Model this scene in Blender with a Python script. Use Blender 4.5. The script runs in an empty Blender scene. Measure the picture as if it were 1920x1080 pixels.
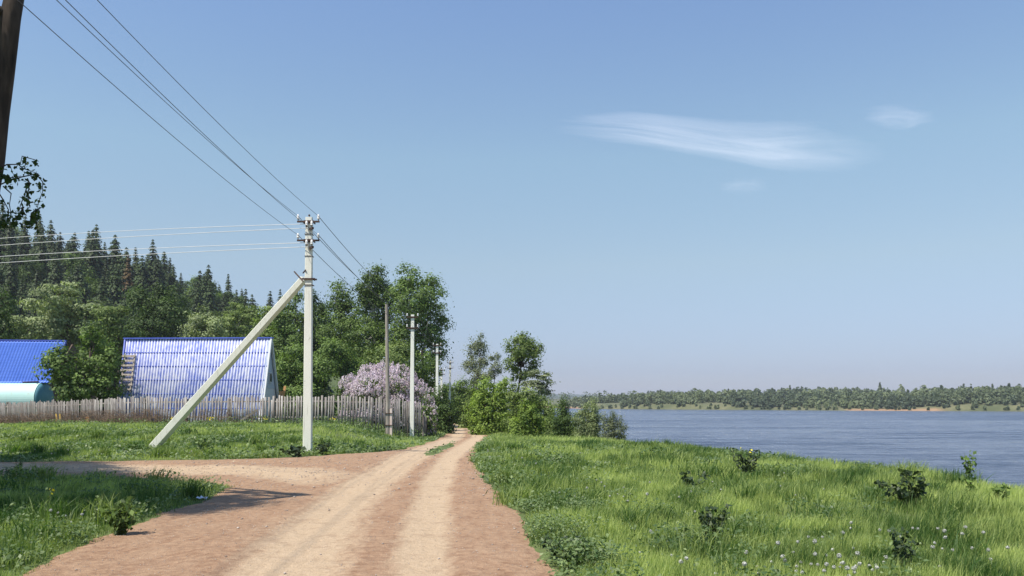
import bpy, math
import numpy as np
from mathutils import Vector, Matrix

# ------------------------------------------------------------------ camera, sky, sun, exposure
S = bpy.context.scene
COL = S.collection
F_PX, PX0, HOR, EYE = 1500.0, 960.0, 752.0, 1.65
cam_d = bpy.data.cameras.new("camera")
cam = bpy.data.objects.new("camera", cam_d); COL.objects.link(cam)
cam.location = (0, 0, EYE); cam.rotation_euler = (math.radians(90), 0, 0)
cam_d.sensor_width = 36; cam_d.lens = 28.125; cam_d.shift_y = 212/1920
cam_d.clip_start = 0.1; cam_d.clip_end = 40000
S.camera = cam
SUN_EL = math.radians(60)
sx, sy = -0.76, -0.65
S.world = bpy.data.worlds.new("World"); S.world.use_nodes = True
wn = S.world.node_tree
bg = wn.nodes["Background"]; sky = wn.nodes.new("ShaderNodeTexSky")
sky.sky_type = 'NISHITA'; sky.sun_disc = False
sky.sun_elevation = SUN_EL
sky.sun_rotation = math.atan2(sx, sy)
sky.altitude = 100; sky.air_density = 1.0; sky.dust_density = 0.2; sky.ozone_density = 3.0
# clear-day tone of this sky: paler blue overhead, lavender rather than white near the horizon
tcw = wn.nodes.new("ShaderNodeTexCoord"); spw = wn.nodes.new("ShaderNodeSeparateXYZ"); rpw = wn.nodes.new("ShaderNodeValToRGB"); mxw = wn.nodes.new("ShaderNodeMix")
mxw.data_type = 'RGBA'; mxw.blend_type = 'MULTIPLY'; mxw.inputs[0].default_value = 1.0
wn.links.new(tcw.outputs["Generated"], spw.inputs[0]); wn.links.new(spw.outputs[2], rpw.inputs[0])
SKYC = [(.0, (.36, .375, .525)), (.035, (.382, .39, .54)), (.166, (.807, .713, .622)), (.288, (1.0, .938, .778)), (.44, (.99, .967, .942)), (.75, (.95, .97, 1.0))]
ew = rpw.color_ramp.elements
while len(ew) < len(SKYC): ew.new(.5)
for i_, (p_, c_) in enumerate(SKYC): ew[i_].position = p_; ew[i_].color = (*c_, 1)
wn.links.new(sky.outputs[0], mxw.inputs[6]); wn.links.new(rpw.outputs[0], mxw.inputs[7]); wn.links.new(mxw.outputs[2], bg.inputs[0]); bg.inputs[1].default_value = 0.15
sl = bpy.data.lights.new("sun", 'SUN'); sl.energy = 4.9; sl.angle = math.radians(0.75); sl.color = (1.0, 0.93, 0.82)
sun = bpy.data.objects.new("sun", sl); COL.objects.link(sun)
sv = Vector((sx*math.cos(SUN_EL), sy*math.cos(SUN_EL), math.sin(SUN_EL))).normalized()
sun.rotation_euler = sv.to_track_quat('Z', 'Y').to_euler()
sun.location = (-30, -20, 60)
S.view_settings.view_transform = 'Standard'; S.view_settings.look = 'None'
S.view_settings.exposure = 0.4; S.view_settings.gamma = 1.0
S.cycles.max_bounces = 7; S.cycles.transparent_max_bounces = 12; S.cycles.volume_bounces = 0
S.cycles.diffuse_bounces = 3; S.cycles.glossy_bounces = 2
PI = math.pi

# ------------------------------------------------------------------ helpers
def X(px, d): return (px-PX0)/F_PX*d
def Z(py, d): return EYE+(HOR-py)/F_PX*d
def P(px, py, d): return np.array([X(px, d), d, Z(py, d)])
def sst(a, b, x):
    t = np.clip((np.asarray(x, float)-a)/(b-a), 0, 1); return t*t*(3-2*t)

def _h(ix, iy, s):
    n = (ix.astype(np.int64)*374761393 + iy.astype(np.int64)*668265263 + s*1442695041) & 0xffffffff
    n = ((n ^ (n >> 13))*1274126177) & 0xffffffff
    n = n ^ (n >> 16)
    return (n & 0xffff)/65535.0
def vnoise(x, y, s=0):
    x = np.asarray(x, float); y = np.asarray(y, float)
    ix, iy = np.floor(x), np.floor(y); fx, fy = x-ix, y-iy
    fx = fx*fx*(3-2*fx); fy = fy*fy*(3-2*fy)
    a, b, c, d = _h(ix, iy, s), _h(ix+1, iy, s), _h(ix, iy+1, s), _h(ix+1, iy+1, s)
    return (a*(1-fx)+b*fx)*(1-fy)+(c*(1-fx)+d*fx)*fy
def fbm(x, y, s=0, o=3):
    r = 0; a = .5; t = 0
    for i in range(o):
        r = r+a*vnoise(x*2**i, y*2**i, s+i*7); t += a; a *= .5
    return r/t

def mk(name, V, F, m=None, parent=None, smooth=False, attr=None, loc=None, F2=None, mi=None):
    """V (n,3), F (k,c) array; F2 optional second array with another corner count"""
    V = np.asarray(V, np.float32); Fs = [np.asarray(F, np.int32)]
    if F2 is not None and len(F2): Fs.append(np.asarray(F2, np.int32))
    me = bpy.data.meshes.new(name)
    me.vertices.add(len(V)); me.vertices.foreach_set("co", V.ravel())
    tot = np.concatenate([np.full(len(f), f.shape[1], np.int32) for f in Fs])
    me.loops.add(int(tot.sum())); me.loops.foreach_set("vertex_index", np.concatenate([f.ravel() for f in Fs]))
    me.polygons.add(len(tot))
    st = np.zeros(len(tot), np.int32); st[1:] = np.cumsum(tot)[:-1]
    me.polygons.foreach_set("loop_start", st)
    me.polygons.foreach_set("loop_total", tot)
    if smooth: me.polygons.foreach_set("use_smooth", np.ones(len(tot), bool))
    if attr is not None:
        for k, (dom, val) in attr.items():
            a = me.attributes.new(k, 'FLOAT', dom); a.data.foreach_set("value", np.asarray(val, np.float32))
    for mm in (m if isinstance(m, (list, tuple)) else [m]):
        if mm is not None: me.materials.append(mm)
    if mi is not None: me.polygons.foreach_set("material_index", np.asarray(mi, np.int32))
    me.update(calc_edges=True)
    o = bpy.data.objects.new(name, me); COL.objects.link(o)
    if parent is not None: o.parent = parent
    if loc is not None: o.location = loc
    return o

class MB:
    """mesh collector for hard surfaces, quads (+ngon caps)"""
    def __init__(s): s.V = []; s.F = []
    def add(s, vs, fs):
        b = len(s.V); s.V += [tuple(v) for v in vs]; s.F += [tuple(i+b for i in f) for f in fs]
    def box(s, c, d, R=None):
        c = Vector(c); h = [x/2 for x in d]
        vs = [Vector((i*h[0], j*h[1], k*h[2])) for i in (-1, 1) for j in (-1, 1) for k in (-1, 1)]
        if R is not None: vs = [R @ v for v in vs]
        s.add([v+c for v in vs], [(0, 1, 3, 2), (4, 6, 7, 5), (0, 4, 5, 1), (2, 3, 7, 6), (0, 2, 6, 4), (1, 5, 7, 3)])
    def bar(s, a, b, w, t, w2=None, t2=None, side=(1, 0, 0)):
        a, b = Vector(a), Vector(b); ax = (b-a).normalized(); u = Vector(side); u = (u-ax*u.dot(ax)).normalized(); v = ax.cross(u)
        w2 = w if w2 is None else w2; t2 = t if t2 is None else t2
        vs = [a+u*i*w/2+v*j*t/2 for i, j in ((-1, -1), (1, -1), (1, 1), (-1, 1))]+[b+u*i*w2/2+v*j*t2/2 for i, j in ((-1, -1), (1, -1), (1, 1), (-1, 1))]
        s.add(vs, [(3, 2, 1, 0), (4, 5, 6, 7), (0, 1, 5, 4), (1, 2, 6, 5), (2, 3, 7, 6), (3, 0, 4, 7)])
    def lathe(s, prof, n=12, base=(0, 0, 0), M=None):
        base = Vector(base); vs = []; fs = []
        for r, z in prof:
            for i in range(n):
                v = Vector((r*math.cos(2*PI*i/n), r*math.sin(2*PI*i/n), z))
                vs.append((M @ v if M is not None else v)+base)
        for k in range(len(prof)-1):
            for i in range(n): fs.append((k*n+i, k*n+(i+1) % n, (k+1)*n+(i+1) % n, (k+1)*n+i))
        fs.append(tuple(range(n-1, -1, -1))); fs.append(tuple((len(prof)-1)*n+i for i in range(n)))
        s.add(vs, fs)
    def tube(s, pts, rs, n=6):
        V, F = tube(pts, rs, n); s.add(V, [tuple(f) for f in F])
    def build(s, name, m, parent=None, smooth=False, bevel=0):
        me = bpy.data.meshes.new(name); me.from_pydata([tuple(v) for v in s.V], [], s.F); me.materials.append(m)
        if smooth: me.polygons.foreach_set("use_smooth", np.ones(len(me.polygons), bool))
        me.update(); o = bpy.data.objects.new(name, me); COL.objects.link(o)
        if parent is not None: o.parent = parent
        if bevel:
            b = o.modifiers.new("bevel", 'BEVEL'); b.width = bevel; b.segments = 1
        return o

def tube(pts, rs, n=6):
    pts = np.asarray(pts, float); k = len(pts)
    rs = np.full(k, rs) if np.isscalar(rs) else np.asarray(rs, float)
    T = np.gradient(pts, axis=0); T /= np.linalg.norm(T, axis=1)[:, None]+1e-9
    up = np.array([0, 0, 1.]) if abs(T[0, 2]) < .9 else np.array([1., 0, 0])
    V = []
    for i in range(k):
        u = np.cross(T[i], up); u /= np.linalg.norm(u)+1e-9; v = np.cross(T[i], u)
        a = np.arange(n)*2*PI/n
        V.append(pts[i]+rs[i]*(np.cos(a)[:, None]*u+np.sin(a)[:, None]*v))
    F = [(i*n+j, i*n+(j+1) % n, (i+1)*n+(j+1) % n, (i+1)*n+j) for i in range(k-1) for j in range(n)]
    return np.concatenate(V), np.array(F)
def join(parts):
    V = []; F = []; b = 0
    for v, f in parts:
        V.append(v); F.append(np.asarray(f)+b); b += len(v)
    return np.concatenate(V), np.concatenate(F)

def tag(o, label=None, cat=None, group=None, kind=None):
    if label: o["label"] = label
    if cat: o["category"] = cat
    if group: o["group"] = group
    if kind: o["kind"] = kind
    return o
def empty(name, loc=(0, 0, 0), rz=0):
    o = bpy.data.objects.new(name, None); COL.objects.link(o); o.location = loc; o.rotation_euler = (0, 0, rz)
    o.empty_display_size = .2
    return o
def copy_tree(o, parent=None):
    c = o.copy(); COL.objects.link(c)
    if parent is not None:
        c.parent = parent; c.matrix_parent_inverse = o.matrix_parent_inverse.copy()
    for ch in list(o.children): copy_tree(ch, c)
    return c

# ------------------------------------------------------------------ materials
class N:
    def __init__(s, name):
        s.m = bpy.data.materials.new(name); s.m.use_nodes = True; s.t = s.m.node_tree
        s.b = s.t.nodes["Principled BSDF"]; s.out = s.t.nodes["Material Output"]
        s.b.inputs["Roughness"].default_value = .85; s.b.inputs["Specular IOR Level"].default_value = .25
    def n(s, typ, **kw):
        nd = s.t.nodes.new("ShaderNode"+typ)
        for k, v in kw.items(): setattr(nd, k, v)
        return nd
    def l(s, a, b): s.t.links.new(a, b)
    def co(s, scale=(1, 1, 1), src="Object"):
        tc = s.n("TexCoord"); mp = s.n("Mapping"); s.l(tc.outputs[src], mp.inputs[0])
        mp.inputs["Scale"].default_value = scale; return mp.outputs[0]
    def noise(s, vec, scale, det=4, rough=.55, dist=0):
        x = s.n("TexNoise"); x.inputs["Scale"].default_value = scale; x.inputs["Detail"].default_value = det
        x.inputs["Roughness"].default_value = rough; x.inputs["Distortion"].default_value = dist
        if vec is not None: s.l(vec, x.inputs["Vector"])
        return x.outputs["Fac"]
    def ramp(s, fac, stops):
        r = s.n("ValToRGB"); e = r.color_ramp.elements
        while len(e) < len(stops): e.new(.5)
        for i, (p, c) in enumerate(stops):
            e[i].position = p; e[i].color = (c, c, c, 1) if np.isscalar(c) else (*c, 1)
        s.l(fac, r.inputs[0]); return r.outputs[0]
    def mix(s, fac, a, b, mode='MIX'):
        x = s.n("Mix"); x.data_type = 'RGBA'; x.blend_type = mode
        for sock, v in ((x.inputs[0], fac), (x.inputs[6], a), (x.inputs[7], b)):
            if isinstance(v, bpy.types.NodeSocket): s.l(v, sock)
            elif np.isscalar(v): sock.default_value = v if sock == x.inputs[0] else (v, v, v, 1)
            else: sock.default_value = (*v, 1)
        return x.outputs[2]
    def math(s, op, a, b=0.):
        x = s.n("Math"); x.operation = op
        for i, v in enumerate((a, b)):
            if isinstance(v, bpy.types.NodeSocket): s.l(v, x.inputs[i])
            else: x.inputs[i].default_value = v
        return x.outputs[0]
    def at(s, name):
        a = s.n("Attribute"); a.attribute_name = name; return a.outputs["Fac"]
    def rnd(s): return s.n("ObjectInfo").outputs["Random"]
    def base(s, v):
        if isinstance(v, bpy.types.NodeSocket): s.l(v, s.b.inputs["Base Color"])
        else: s.b.inputs["Base Color"].default_value = (*v, 1)
    def bump(s, h, st=.5, d=.02):
        b = s.n("Bump"); b.inputs["Strength"].default_value = st; b.inputs["Distance"].default_value = d
        s.l(h, b.inputs["Height"]); s.l(b.outputs[0], s.b.inputs["Normal"]); return b

def leafmat(name, a, b, trans=.35, rough=.6, spec=.25, tw=(1.15, 1.3, .55), orand=.25):
    k = N(name)
    c = k.mix(k.at("v"), a, b)
    if orand:
        f = k.math('ADD', k.math('MULTIPLY', k.rnd(), orand), 1-orand/2)
        c = k.mix(1.0, c, f, 'MULTIPLY')
    k.base(c); k.b.inputs["Roughness"].default_value = rough; k.b.inputs["Specular IOR Level"].default_value = spec
    t = k.n("BsdfTranslucent"); k.l(k.mix(1.0, c, tw, 'MULTIPLY'), t.inputs[0])
    mx = k.n("MixShader"); mx.inputs[0].default_value = trans
    k.l(k.b.outputs[0], mx.inputs[1]); k.l(t.outputs[0], mx.inputs[2]); k.l(mx.outputs[0], k.out.inputs[0])
    return k.m
def simple(name, c1, c2, sc=3, stretch=(1, 1, 1), rough=.85, bump=0, metal=0, det=5):
    k = N(name); v = k.co(stretch); f = k.noise(v, sc, det)
    k.base(k.mix(k.ramp(f, [(.32, 0), (.68, 1)]), c1, c2)); k.b.inputs["Roughness"].default_value = rough
    k.b.inputs["Metallic"].default_value = metal
    if bump: k.bump(f, .6, bump)
    return k.m

G1, G2 = (.030, .070, .012), (.115, .175, .030)
M = {}
M['grass'] = leafmat('grass_blades', (.050, .115, .025), (.46, .53, .18), .42, .5, .3, orand=0)
M['weeds'] = leafmat('broad_weed_leaves', (.06, .11, .035), (.26, .34, .13), .3, .5, .4, orand=0)
M['burdock'] = leafmat('dark_burdock_leaves', (.018, .036, .012), (.055, .085, .030), .15, .5, .4)
M['mid'] = leafmat('leaves_mid_green', (0.035, 0.067, 0.016), (0.210, 0.304, 0.076), .3)
M['bright'] = leafmat('leaves_bright_green', (0.062, 0.112, 0.019), (0.322, 0.430, 0.092), .4)
M['dark'] = leafmat('leaves_dark_green', (0.022, 0.046, 0.011), (0.111, 0.173, 0.044), .28)
M['pale'] = leafmat('leaves_pale_willow', (0.080, 0.106, 0.048), (0.353, 0.415, 0.200), .3)
M['grey'] = leafmat('leaves_grey_green', (0.083, 0.113, 0.060), (0.300, 0.333, 0.184), .28)
M['olive'] = leafmat('leaves_olive', (0.056, 0.098, 0.025), (0.289, 0.367, 0.113), .35)
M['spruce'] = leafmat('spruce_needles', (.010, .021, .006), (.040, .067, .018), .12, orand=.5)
M['brownspruce'] = leafmat('reddish_conifer_needles', (.05, .035, .015), (.11, .075, .03), .12)
M['birchleaf'] = leafmat('birch_leaves', (.02, .045, .010), (.07, .12, .02), .3)
M['lilac'] = leafmat('lilac_blossoms', (.50, .40, .45), (.83, .75, .78), .3, tw=(1.05, 1, 1.05))
M['dry'] = leafmat('dry_bramble', (.10, .065, .04), (.27, .19, .13), .1, orand=0)
M['bark'] = simple('brown_bark', (.05, .035, .025), (.14, .11, .085), 9, (1, 1, .25), bump=.02)
M['darkbark'] = simple('rough_dark_bark', (.018, .013, .010), (.075, .055, .040), 9, (1, 1, .2), bump=.05)
M['birchbark'] = simple('white_birch_bark', (.16, .14, .12), (.60, .58, .53), 3, (1, 1, 2.5), bump=.004)
k = N('pole_concrete'); v = k.co(); f = k.noise(v, 1.2, 6); g = k.noise(v, 40, 3)
k.base(k.mix(k.ramp(g, [(.3, 0), (.6, 1)]), k.mix(f, (.66, .67, .58), (.78, .79, .71)), k.mix(f, (.74, .75, .66), (.84, .84, .77)))); k.bump(g, .3, .004); M['concrete'] = k.m
st_ = k.noise(k.co((6, 6, .5)), 2.2, 6, .65); sp_ = k.noise(v, 7, 4); cc_ = k.mix(k.ramp(st_, [(.55, 0), (.72, .55)]), k.b.inputs['Base Color'].links[0].from_socket, (.36, .35, .29)); cc_ = k.mix(k.ramp(sp_, [(.66, 0), (.70, .6)]), cc_, (.42, .41, .36)); k.base(cc_)
M['steel'] = simple('rusty_dark_steel', (.04, .025, .02), (.11, .06, .045), 12, rough=.6)
M['ceramic'] = simple('white_ceramic', (.78, .78, .76), (.85, .85, .84), 2, rough=.25)
M['wire'] = simple('aluminium_wire', (.72, .72, .72), (.82, .82, .82), 2, rough=.35)
M['darkwire'] = simple('weathered_dark_wire', (.09, .09, .10), (.15, .15, .16), 2, rough=.6)
k = N('weathered_fence_wood'); v = k.co((1, 1, .12)); f = k.noise(v, 16, 5); g = k.noise(k.co(), .5, 3); a = k.at("v")
c = k.mix(a, (.20, .185, .165), (.48, .46, .43)); c = k.mix(k.ramp(f, [(.3, 1), (.7, 0)]), c, (.12, .10, .09)); k.base(c); k.bump(f, .4, .006); M['fence'] = k.m
M['greywood'] = simple('grey_weathered_wood', (.13, .11, .09), (.30, .27, .23), 7, (1, 1, .15), bump=.005)
M['oldwood'] = simple('silvery_old_wood', (.20, .17, .14), (.40, .36, .31), 10, (1, 1, .12), bump=.006)

# ground soil under grass
k = N('soil_and_turf'); v = k.co(); f = k.noise(v, .35, 5); g = k.noise(v, 6, 5)
c = k.mix(k.ramp(f, [(.35, 0), (.65, 1)]), (.07, .10, .03), (.13, .17, .05)); c = k.mix(k.ramp(g, [(.5, 0), (.75, .6)]), c, (.11, .085, .05))
c = k.mix(k.at("sand"), c, k.mix(g, (.30, .20, .13), (.42, .31, .21)))
k.base(c); k.bump(g, .6, .05); M['ground'] = k.m
# dirt road
k = N('packed_dirt'); v = k.co(); f1 = k.noise(v, .6, 4); f2 = k.noise(v, 9, 6, .65); f3 = k.noise(v, 60, 3, .7)
vs = k.co((1.0, .22, 1)); fs = k.noise(vs, 5, 5, .6)
f5 = k.noise(v, 2.6, 6, .7); red = k.mix(k.ramp(f2, [(.38, 0), (.62, 1)]), (.25, .145, .085), (.39, .25, .155))
red = k.mix(k.ramp(fs, [(.35, 0), (.75, .7)]), red, (.41, .28, .18))
pale = k.mix(k.ramp(f2, [(.3, 0), (.7, 1)]), (.455, .335, .215), (.52, .395, .268))
tr = k.math('ADD', k.at("track"), k.math('ADD', k.math('MULTIPLY', k.math('SUBTRACT', f2, .5), .5), k.math('MULTIPLY', k.math('SUBTRACT', fs, .5), .7)))
c = k.mix(k.ramp(tr, [(.15, 0), (.78, 1)]), red, pale)
c = k.mix(k.ramp(f3, [(.32, .6), (.42, 0)]), c, (.15, .10, .07)); f4 = k.noise(v, 24, 4, .7); c = k.mix(k.ramp(f4, [(.34, .35), (.44, 0)]), c, (.17, .105, .07))
c = k.mix(k.ramp(f3, [(.68, 0), (.76, .5)]), c, (.55, .48, .40))
c = k.mix(k.ramp(f5, [(.36, .28), (.47, 0)]), c, (.19, .11, .07)); k.base(c); hh = k.math('ADD', k.math('ADD', k.math('MULTIPLY', f2, .8), k.math('MULTIPLY', f3, .45)), k.math('MULTIPLY', f5, 1.2)); k.bump(hh, 1.0, .035); k.b.inputs["Roughness"].default_value = .95
M['road'] = k.m
# water
k = N('river_water'); k.b.inputs["Roughness"].default_value = .16; k.b.inputs["IOR"].default_value = 1.33; k.b.inputs["Specular IOR Level"].default_value = .5
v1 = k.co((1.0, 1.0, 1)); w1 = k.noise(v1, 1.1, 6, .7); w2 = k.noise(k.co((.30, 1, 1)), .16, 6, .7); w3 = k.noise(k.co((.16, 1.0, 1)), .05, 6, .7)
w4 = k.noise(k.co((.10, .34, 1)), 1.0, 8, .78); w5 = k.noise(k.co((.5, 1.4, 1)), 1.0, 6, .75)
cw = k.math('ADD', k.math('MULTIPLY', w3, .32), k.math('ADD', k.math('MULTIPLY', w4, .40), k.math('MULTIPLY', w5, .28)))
k.base(k.mix(k.ramp(cw, [(.44, 0), (.56, 1)]), (.036, .060, .125), (.185, .235, .330))); k.l(k.ramp(cw, [(.42, .35), (.58, .10)]), k.b.inputs["Roughness"])  # streaks put the reflection contrast of wind-ruffled water into the base colour
h = k.math('ADD', k.math('MULTIPLY', w1, .6), k.math('MULTIPLY', w2, 3.0)); k.bump(h, 1.0, 1.6); M['water'] = k.m
# roofs
k = N('blue_corrugated_sheets'); v = k.co()
st = k.noise(k.co((2.2, 2.2, .30)), 2.1, 5, .6); bl = k.noise(v, .45, 4, .6)
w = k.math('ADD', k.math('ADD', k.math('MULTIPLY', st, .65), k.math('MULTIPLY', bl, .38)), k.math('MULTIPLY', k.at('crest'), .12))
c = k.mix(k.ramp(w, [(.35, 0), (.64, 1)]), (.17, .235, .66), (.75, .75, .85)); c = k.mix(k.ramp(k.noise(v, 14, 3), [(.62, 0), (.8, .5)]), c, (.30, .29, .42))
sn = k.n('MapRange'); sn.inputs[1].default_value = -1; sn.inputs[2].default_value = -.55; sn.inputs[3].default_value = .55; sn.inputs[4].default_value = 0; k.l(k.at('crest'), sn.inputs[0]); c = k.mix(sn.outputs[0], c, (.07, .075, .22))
k.base(c); k.b.inputs["Roughness"].default_value = .6; M['blue_sheet'] = k.m
M['blue_tile'] = simple('blue_metal_tile', (.10, .21, .70), (.13, .25, .76), 1.2, rough=.42)
M['blue_trim'] = simple('blue_ridge_trim', (.06, .10, .42), (.11, .16, .55), 3, rough=.5)
M['gable'] = simple('pale_blue_gable_boards', (.36, .42, .50), (.46, .52, .58), 5, (1, 8, .2), rough=.7)
M['gable_low'] = simple('greyish_lower_gable', (.50, .52, .54), (.60, .62, .62), 5, (1, 8, .2))
M['plinth'] = simple('pale_pink_plinth', (.55, .42, .36), (.72, .62, .55), 2)
M['logs'] = simple('dark_log_wall', (.07, .05, .04), (.15, .11, .08), 6, (.2, 1, 3))
M['orange'] = simple('orange_painted_board', (.55, .27, .10), (.68, .40, .18), 3)
M['yellow'] = simple('yellow_stake_wood', (.62, .38, .07), (.75, .52, .14), 6)
k = N('turquoise_tank_paint'); v = k.co(); f = k.noise(v, 1.5, 5); c = k.mix(f, (.40, .62, .58), (.52, .72, .66))
g = k.noise(k.co((1.5, 1.5, .35)), 2.5, 5); c = k.mix(k.ramp(g, [(.60, 0), (.78, .55)]), c, (.42, .36, .26)); k.base(c); k.b.inputs["Roughness"].default_value = .5; M['tank'] = k.m
M['tank_end'] = simple('tank_end_shade_in_paint', (.07, .20, .25), (.12, .28, .33), 1.5, rough=.5)  # darker than the shell: shade of the sun-averted end put into the colour
M['red_post'] = simple('dark_red_paint', (.16, .03, .03), (.22, .05, .05), 3)
M['stone'] = simple('pebbles', (.22, .17, .14), (.55, .48, .42), 1.5)
M['seed'] = simple('dandelion_fluff', (.40, .41, .37), (.58, .58, .54), 30)
M['stem'] = simple('green_stems', (.08, .12, .03), (.14, .16, .05), 10)
M['petal'] = simple('yellow_petals', (.62, .52, .03), (.78, .68, .05), 10)
M['litter'] = simple('bluish_white_plastic', (.45, .52, .62), (.65, .70, .78), 10, rough=.4)

# ------------------------------------------------------------------ terrain
_by = np.array([-50, 25, 48, 68, 120, 400, 9000.]); _bz = np.array([0, 0, -.6, -.98, -1.6, -2.0, -2.0])
def bz(y): return np.interp(y, _by, _bz)
def crest(y): return np.interp(y, [-50, 8, 14, 18, 20.5, 26, 34, 41, 80, 200, 650, 2000], [12.6, 12.4, 12.0, 11.6, 9.6, 9.0, 7.3, 6.5, 6.5, -2, -60, -500])
def height(x, y):
    x = np.asarray(x, float); y = np.asarray(y, float)
    h = bz(y)
    h = h+.78*sst(26, 42, y)*sst(-5.8, -9.5, x)*(1-.35*sst(-25, -40, x))
    h = h+.10*sst(19.5, 22.5, y)*0
    # wooded hill on the left
    R = np.interp(x, [-400, -190, -147, -124, -101, -86, -72, -55, -40], [68, 53, 41.5, 35.5, 30, 23, 16.5, 7, 0])
    h = h+R*sst(92, 235, y)
    # right meadow and river bank
    c = crest(y)+.5*(fbm(x*0, y*.25, 5)-.5)
    h = h-.35*sst(c-3, c+.3, x)
    t = np.clip(x-c, 0, 50)
    h = h-np.minimum(t*.62, 6.2)
    # lower terrace near right
    h = h-.18*sst(8.6, 10.0, x)*sst(22, 19, y)*sst(9, 12, y)
    h = h+.16*(fbm(x*.55, y*.55, 11)-.5)*sst(3, 6, np.abs(x+1.0*0)+2)*sst(.5, 2.5, np.abs(rsd(x, y)))
    return h

# road outline in photo pixels -> world (rays meet the ground profile)
def ray(px, py):
    d = 5.0
    for i in range(60):
        d = (EYE-bz(d))*F_PX/(py-HOR)
        d = min(d, 400)
    return np.array([X(px, d), d])
RP = [(1075, 1180), (1038, 1080), (1012, 1040), (984, 1008), (966, 985), (955, 955), (930, 925), (903, 898), (888, 870), (884, 850), (896, 836), (914, 820),
      (912, 808), (884, 797), (860, 789), (850, 785), (846, 787), (850, 797), (843, 810), (815, 826), (790, 834), (752, 843), (700, 849), (640, 852), (600, 855), (520, 859),
      (400, 862), (200, 865), (0, 867), (-700, 872), (-700, 900), (0, 894), (100, 894), (190, 896), (300, 903), (400, 909), (432, 913), (418, 922),
      (392, 938), (340, 952), (280, 975), (190, 1008), (110, 1045), (45, 1085), (-80, 1180), (300, 1500), (1300, 1500)]
def solve(px, py):
    ds = np.linspace(3, 200, 8000); f = (py-HOR)/F_PX*ds-(EYE-bz(ds)); i = int(np.argmax(f > 0))
    d = ds[i] if f[i] > 0 else 200.; return np.array([X(px, d), d])
ROAD = np.array([solve(*p) for p in RP])
def sdf(poly, x, y):
    x = np.asarray(x, float); y = np.asarray(y, float); d = np.full(x.shape, 1e18); ins = np.zeros(x.shape, bool)
    n = len(poly)
    for i in range(n):
        ax, ay = poly[i]; bx, by = poly[(i+1) % n]; ex, ey = bx-ax, by-ay
        t = np.clip(((x-ax)*ex+(y-ay)*ey)/(ex*ex+ey*ey+1e-12), 0, 1)
        d = np.minimum(d, (x-ax-t*ex)**2+(y-ay-t*ey)**2)
        c = ((ay > y) != (by > y)) & (x < (bx-ax)*(y-ay)/((by-ay) if by != ay else 1e-9)+ax)
        ins ^= c
    return np.where(ins, 1, -1)*np.sqrt(d)
ISL = np.array([solve(*p) for p in [(796, 853), (815, 853), (838, 842), (855, 832), (846, 831), (825, 838)]])
def rsd(x, y):
    x = np.asarray(x, float); y = np.asarray(y, float)
    s = sdf(ROAD, x, y); near = np.minimum(1, np.maximum(y, 4)/14)
    s = s+near*(.42*(fbm(x*1.3, y*1.1, 3)-.5)+.22*(fbm(x*5, y*5, 9)-.5))
    i = sdf(ISL, x, y)+.5*(fbm(x*2, y*1.2, 8)-.5)
    return np.minimum(s, -i)
def pldist(pl, x, y):
    d = np.full(np.shape(x), 1e18)
    for i in range(len(pl)-1):
        ax, ay = pl[i]; ex, ey = pl[i+1]-pl[i]
        t = np.clip(((x-ax)*ex+(y-ay)*ey)/(ex*ex+ey*ey+1e-12), 0, 1)
        d = np.minimum(d, (x-ax-t*ex)**2+(y-ay-t*ey)**2)
    return np.sqrt(d)
TL = np.array([solve(*p) for p in [(450, 1180), (525, 1080), (610, 975), (690, 905), (760, 862), (812, 838), (858, 818), (862, 803), (852, 790)]])
TR = np.array([solve(*p) for p in [(780, 1300), (790, 1080), (803, 960), (820, 900), (836, 868), (868, 840), (896, 820), (890, 808), (866, 796), (850, 789)]])
TSd = np.array([solve(*p) for p in [(-700, 880), (0, 876), (300, 880), (520, 884), (640, 900)]])

xs = np.concatenate([np.arange(-520, -60, 14), np.arange(-60, -16, 1.2), np.arange(-16, 14, .28), np.arange(14, 60, 2.5), [80, 140, 300, 800, 3000]])
ys = np.concatenate([np.arange(-40, 4, 3), np.arange(4, 50, .3), np.arange(50, 130, 1.6), np.arange(130, 420, 8), np.arange(420, 1500, 60), [2200, 3500, 5000]])
XX, YY = np.meshgrid(xs, ys); HH = height(XX, YY)
rs_ = rsd(XX, YY); HH = HH-.035*sst(-.05, .35, rs_)
nx, ny = len(xs), len(ys); I = np.arange(nx*ny).reshape(ny, nx)
FF = np.stack([I[:-1, :-1], I[:-1, 1:], I[1:, 1:], I[1:, :-1]], -1).reshape(-1, 4)
t_ = XX-crest(YY)
def sandf(x, y): t = x-crest(y); return sst(-3.0, -1.6, t)*sst(.5, -.3, t)*sst(.40, .56, fbm(x*.8, y*.5, 21))*sst(22, 19, y)*sst(13, 15.5, y)
sand = sandf(XX, YY)
mk('ground', np.stack([XX, YY, HH], -1).reshape(-1, 3), FF, M['ground'], smooth=True, attr={'sand': ('POINT', sand.ravel())})["kind"] = "structure"

# dirt road sheet draped over the ground
def road_h(x, y, s):
    tl = pldist(TL, x, y); tr = pldist(TR, x, y)
    w1 = np.interp(y, [7, 14, 30, 60], [.55, .55, .60, .5]); w2 = np.interp(y, [7, 14, 30, 60], [.26, .27, .33, .4])
    wb_ = 1+.5*(fbm(x*1.2, y*.4, 71)-.5); k1 = sst(w1*1.6, w1*.25, tl*wb_); k2 = sst(w2*1.9, w2*.2, tr*wb_)
    z = height(x, y)+np.clip(s*.12, -.06, .012)-.022*k1-.022*k2
    z = z+.03*(fbm(x*2.2, y*1.2, 31)-.5)*sst(0, .5, s)+.014*(fbm(x*9, y*6, 33)-.5)
    sd = pldist(TSd, x, y); k3 = .75*sst(1.7, .6, sd)*sst(-1.5, -5, x)
    return z, np.maximum(np.maximum(k1*.95, k2), k3)
rx = np.concatenate([np.arange(-44, -14, .5), np.arange(-14, 3.4, .075)])
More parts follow.
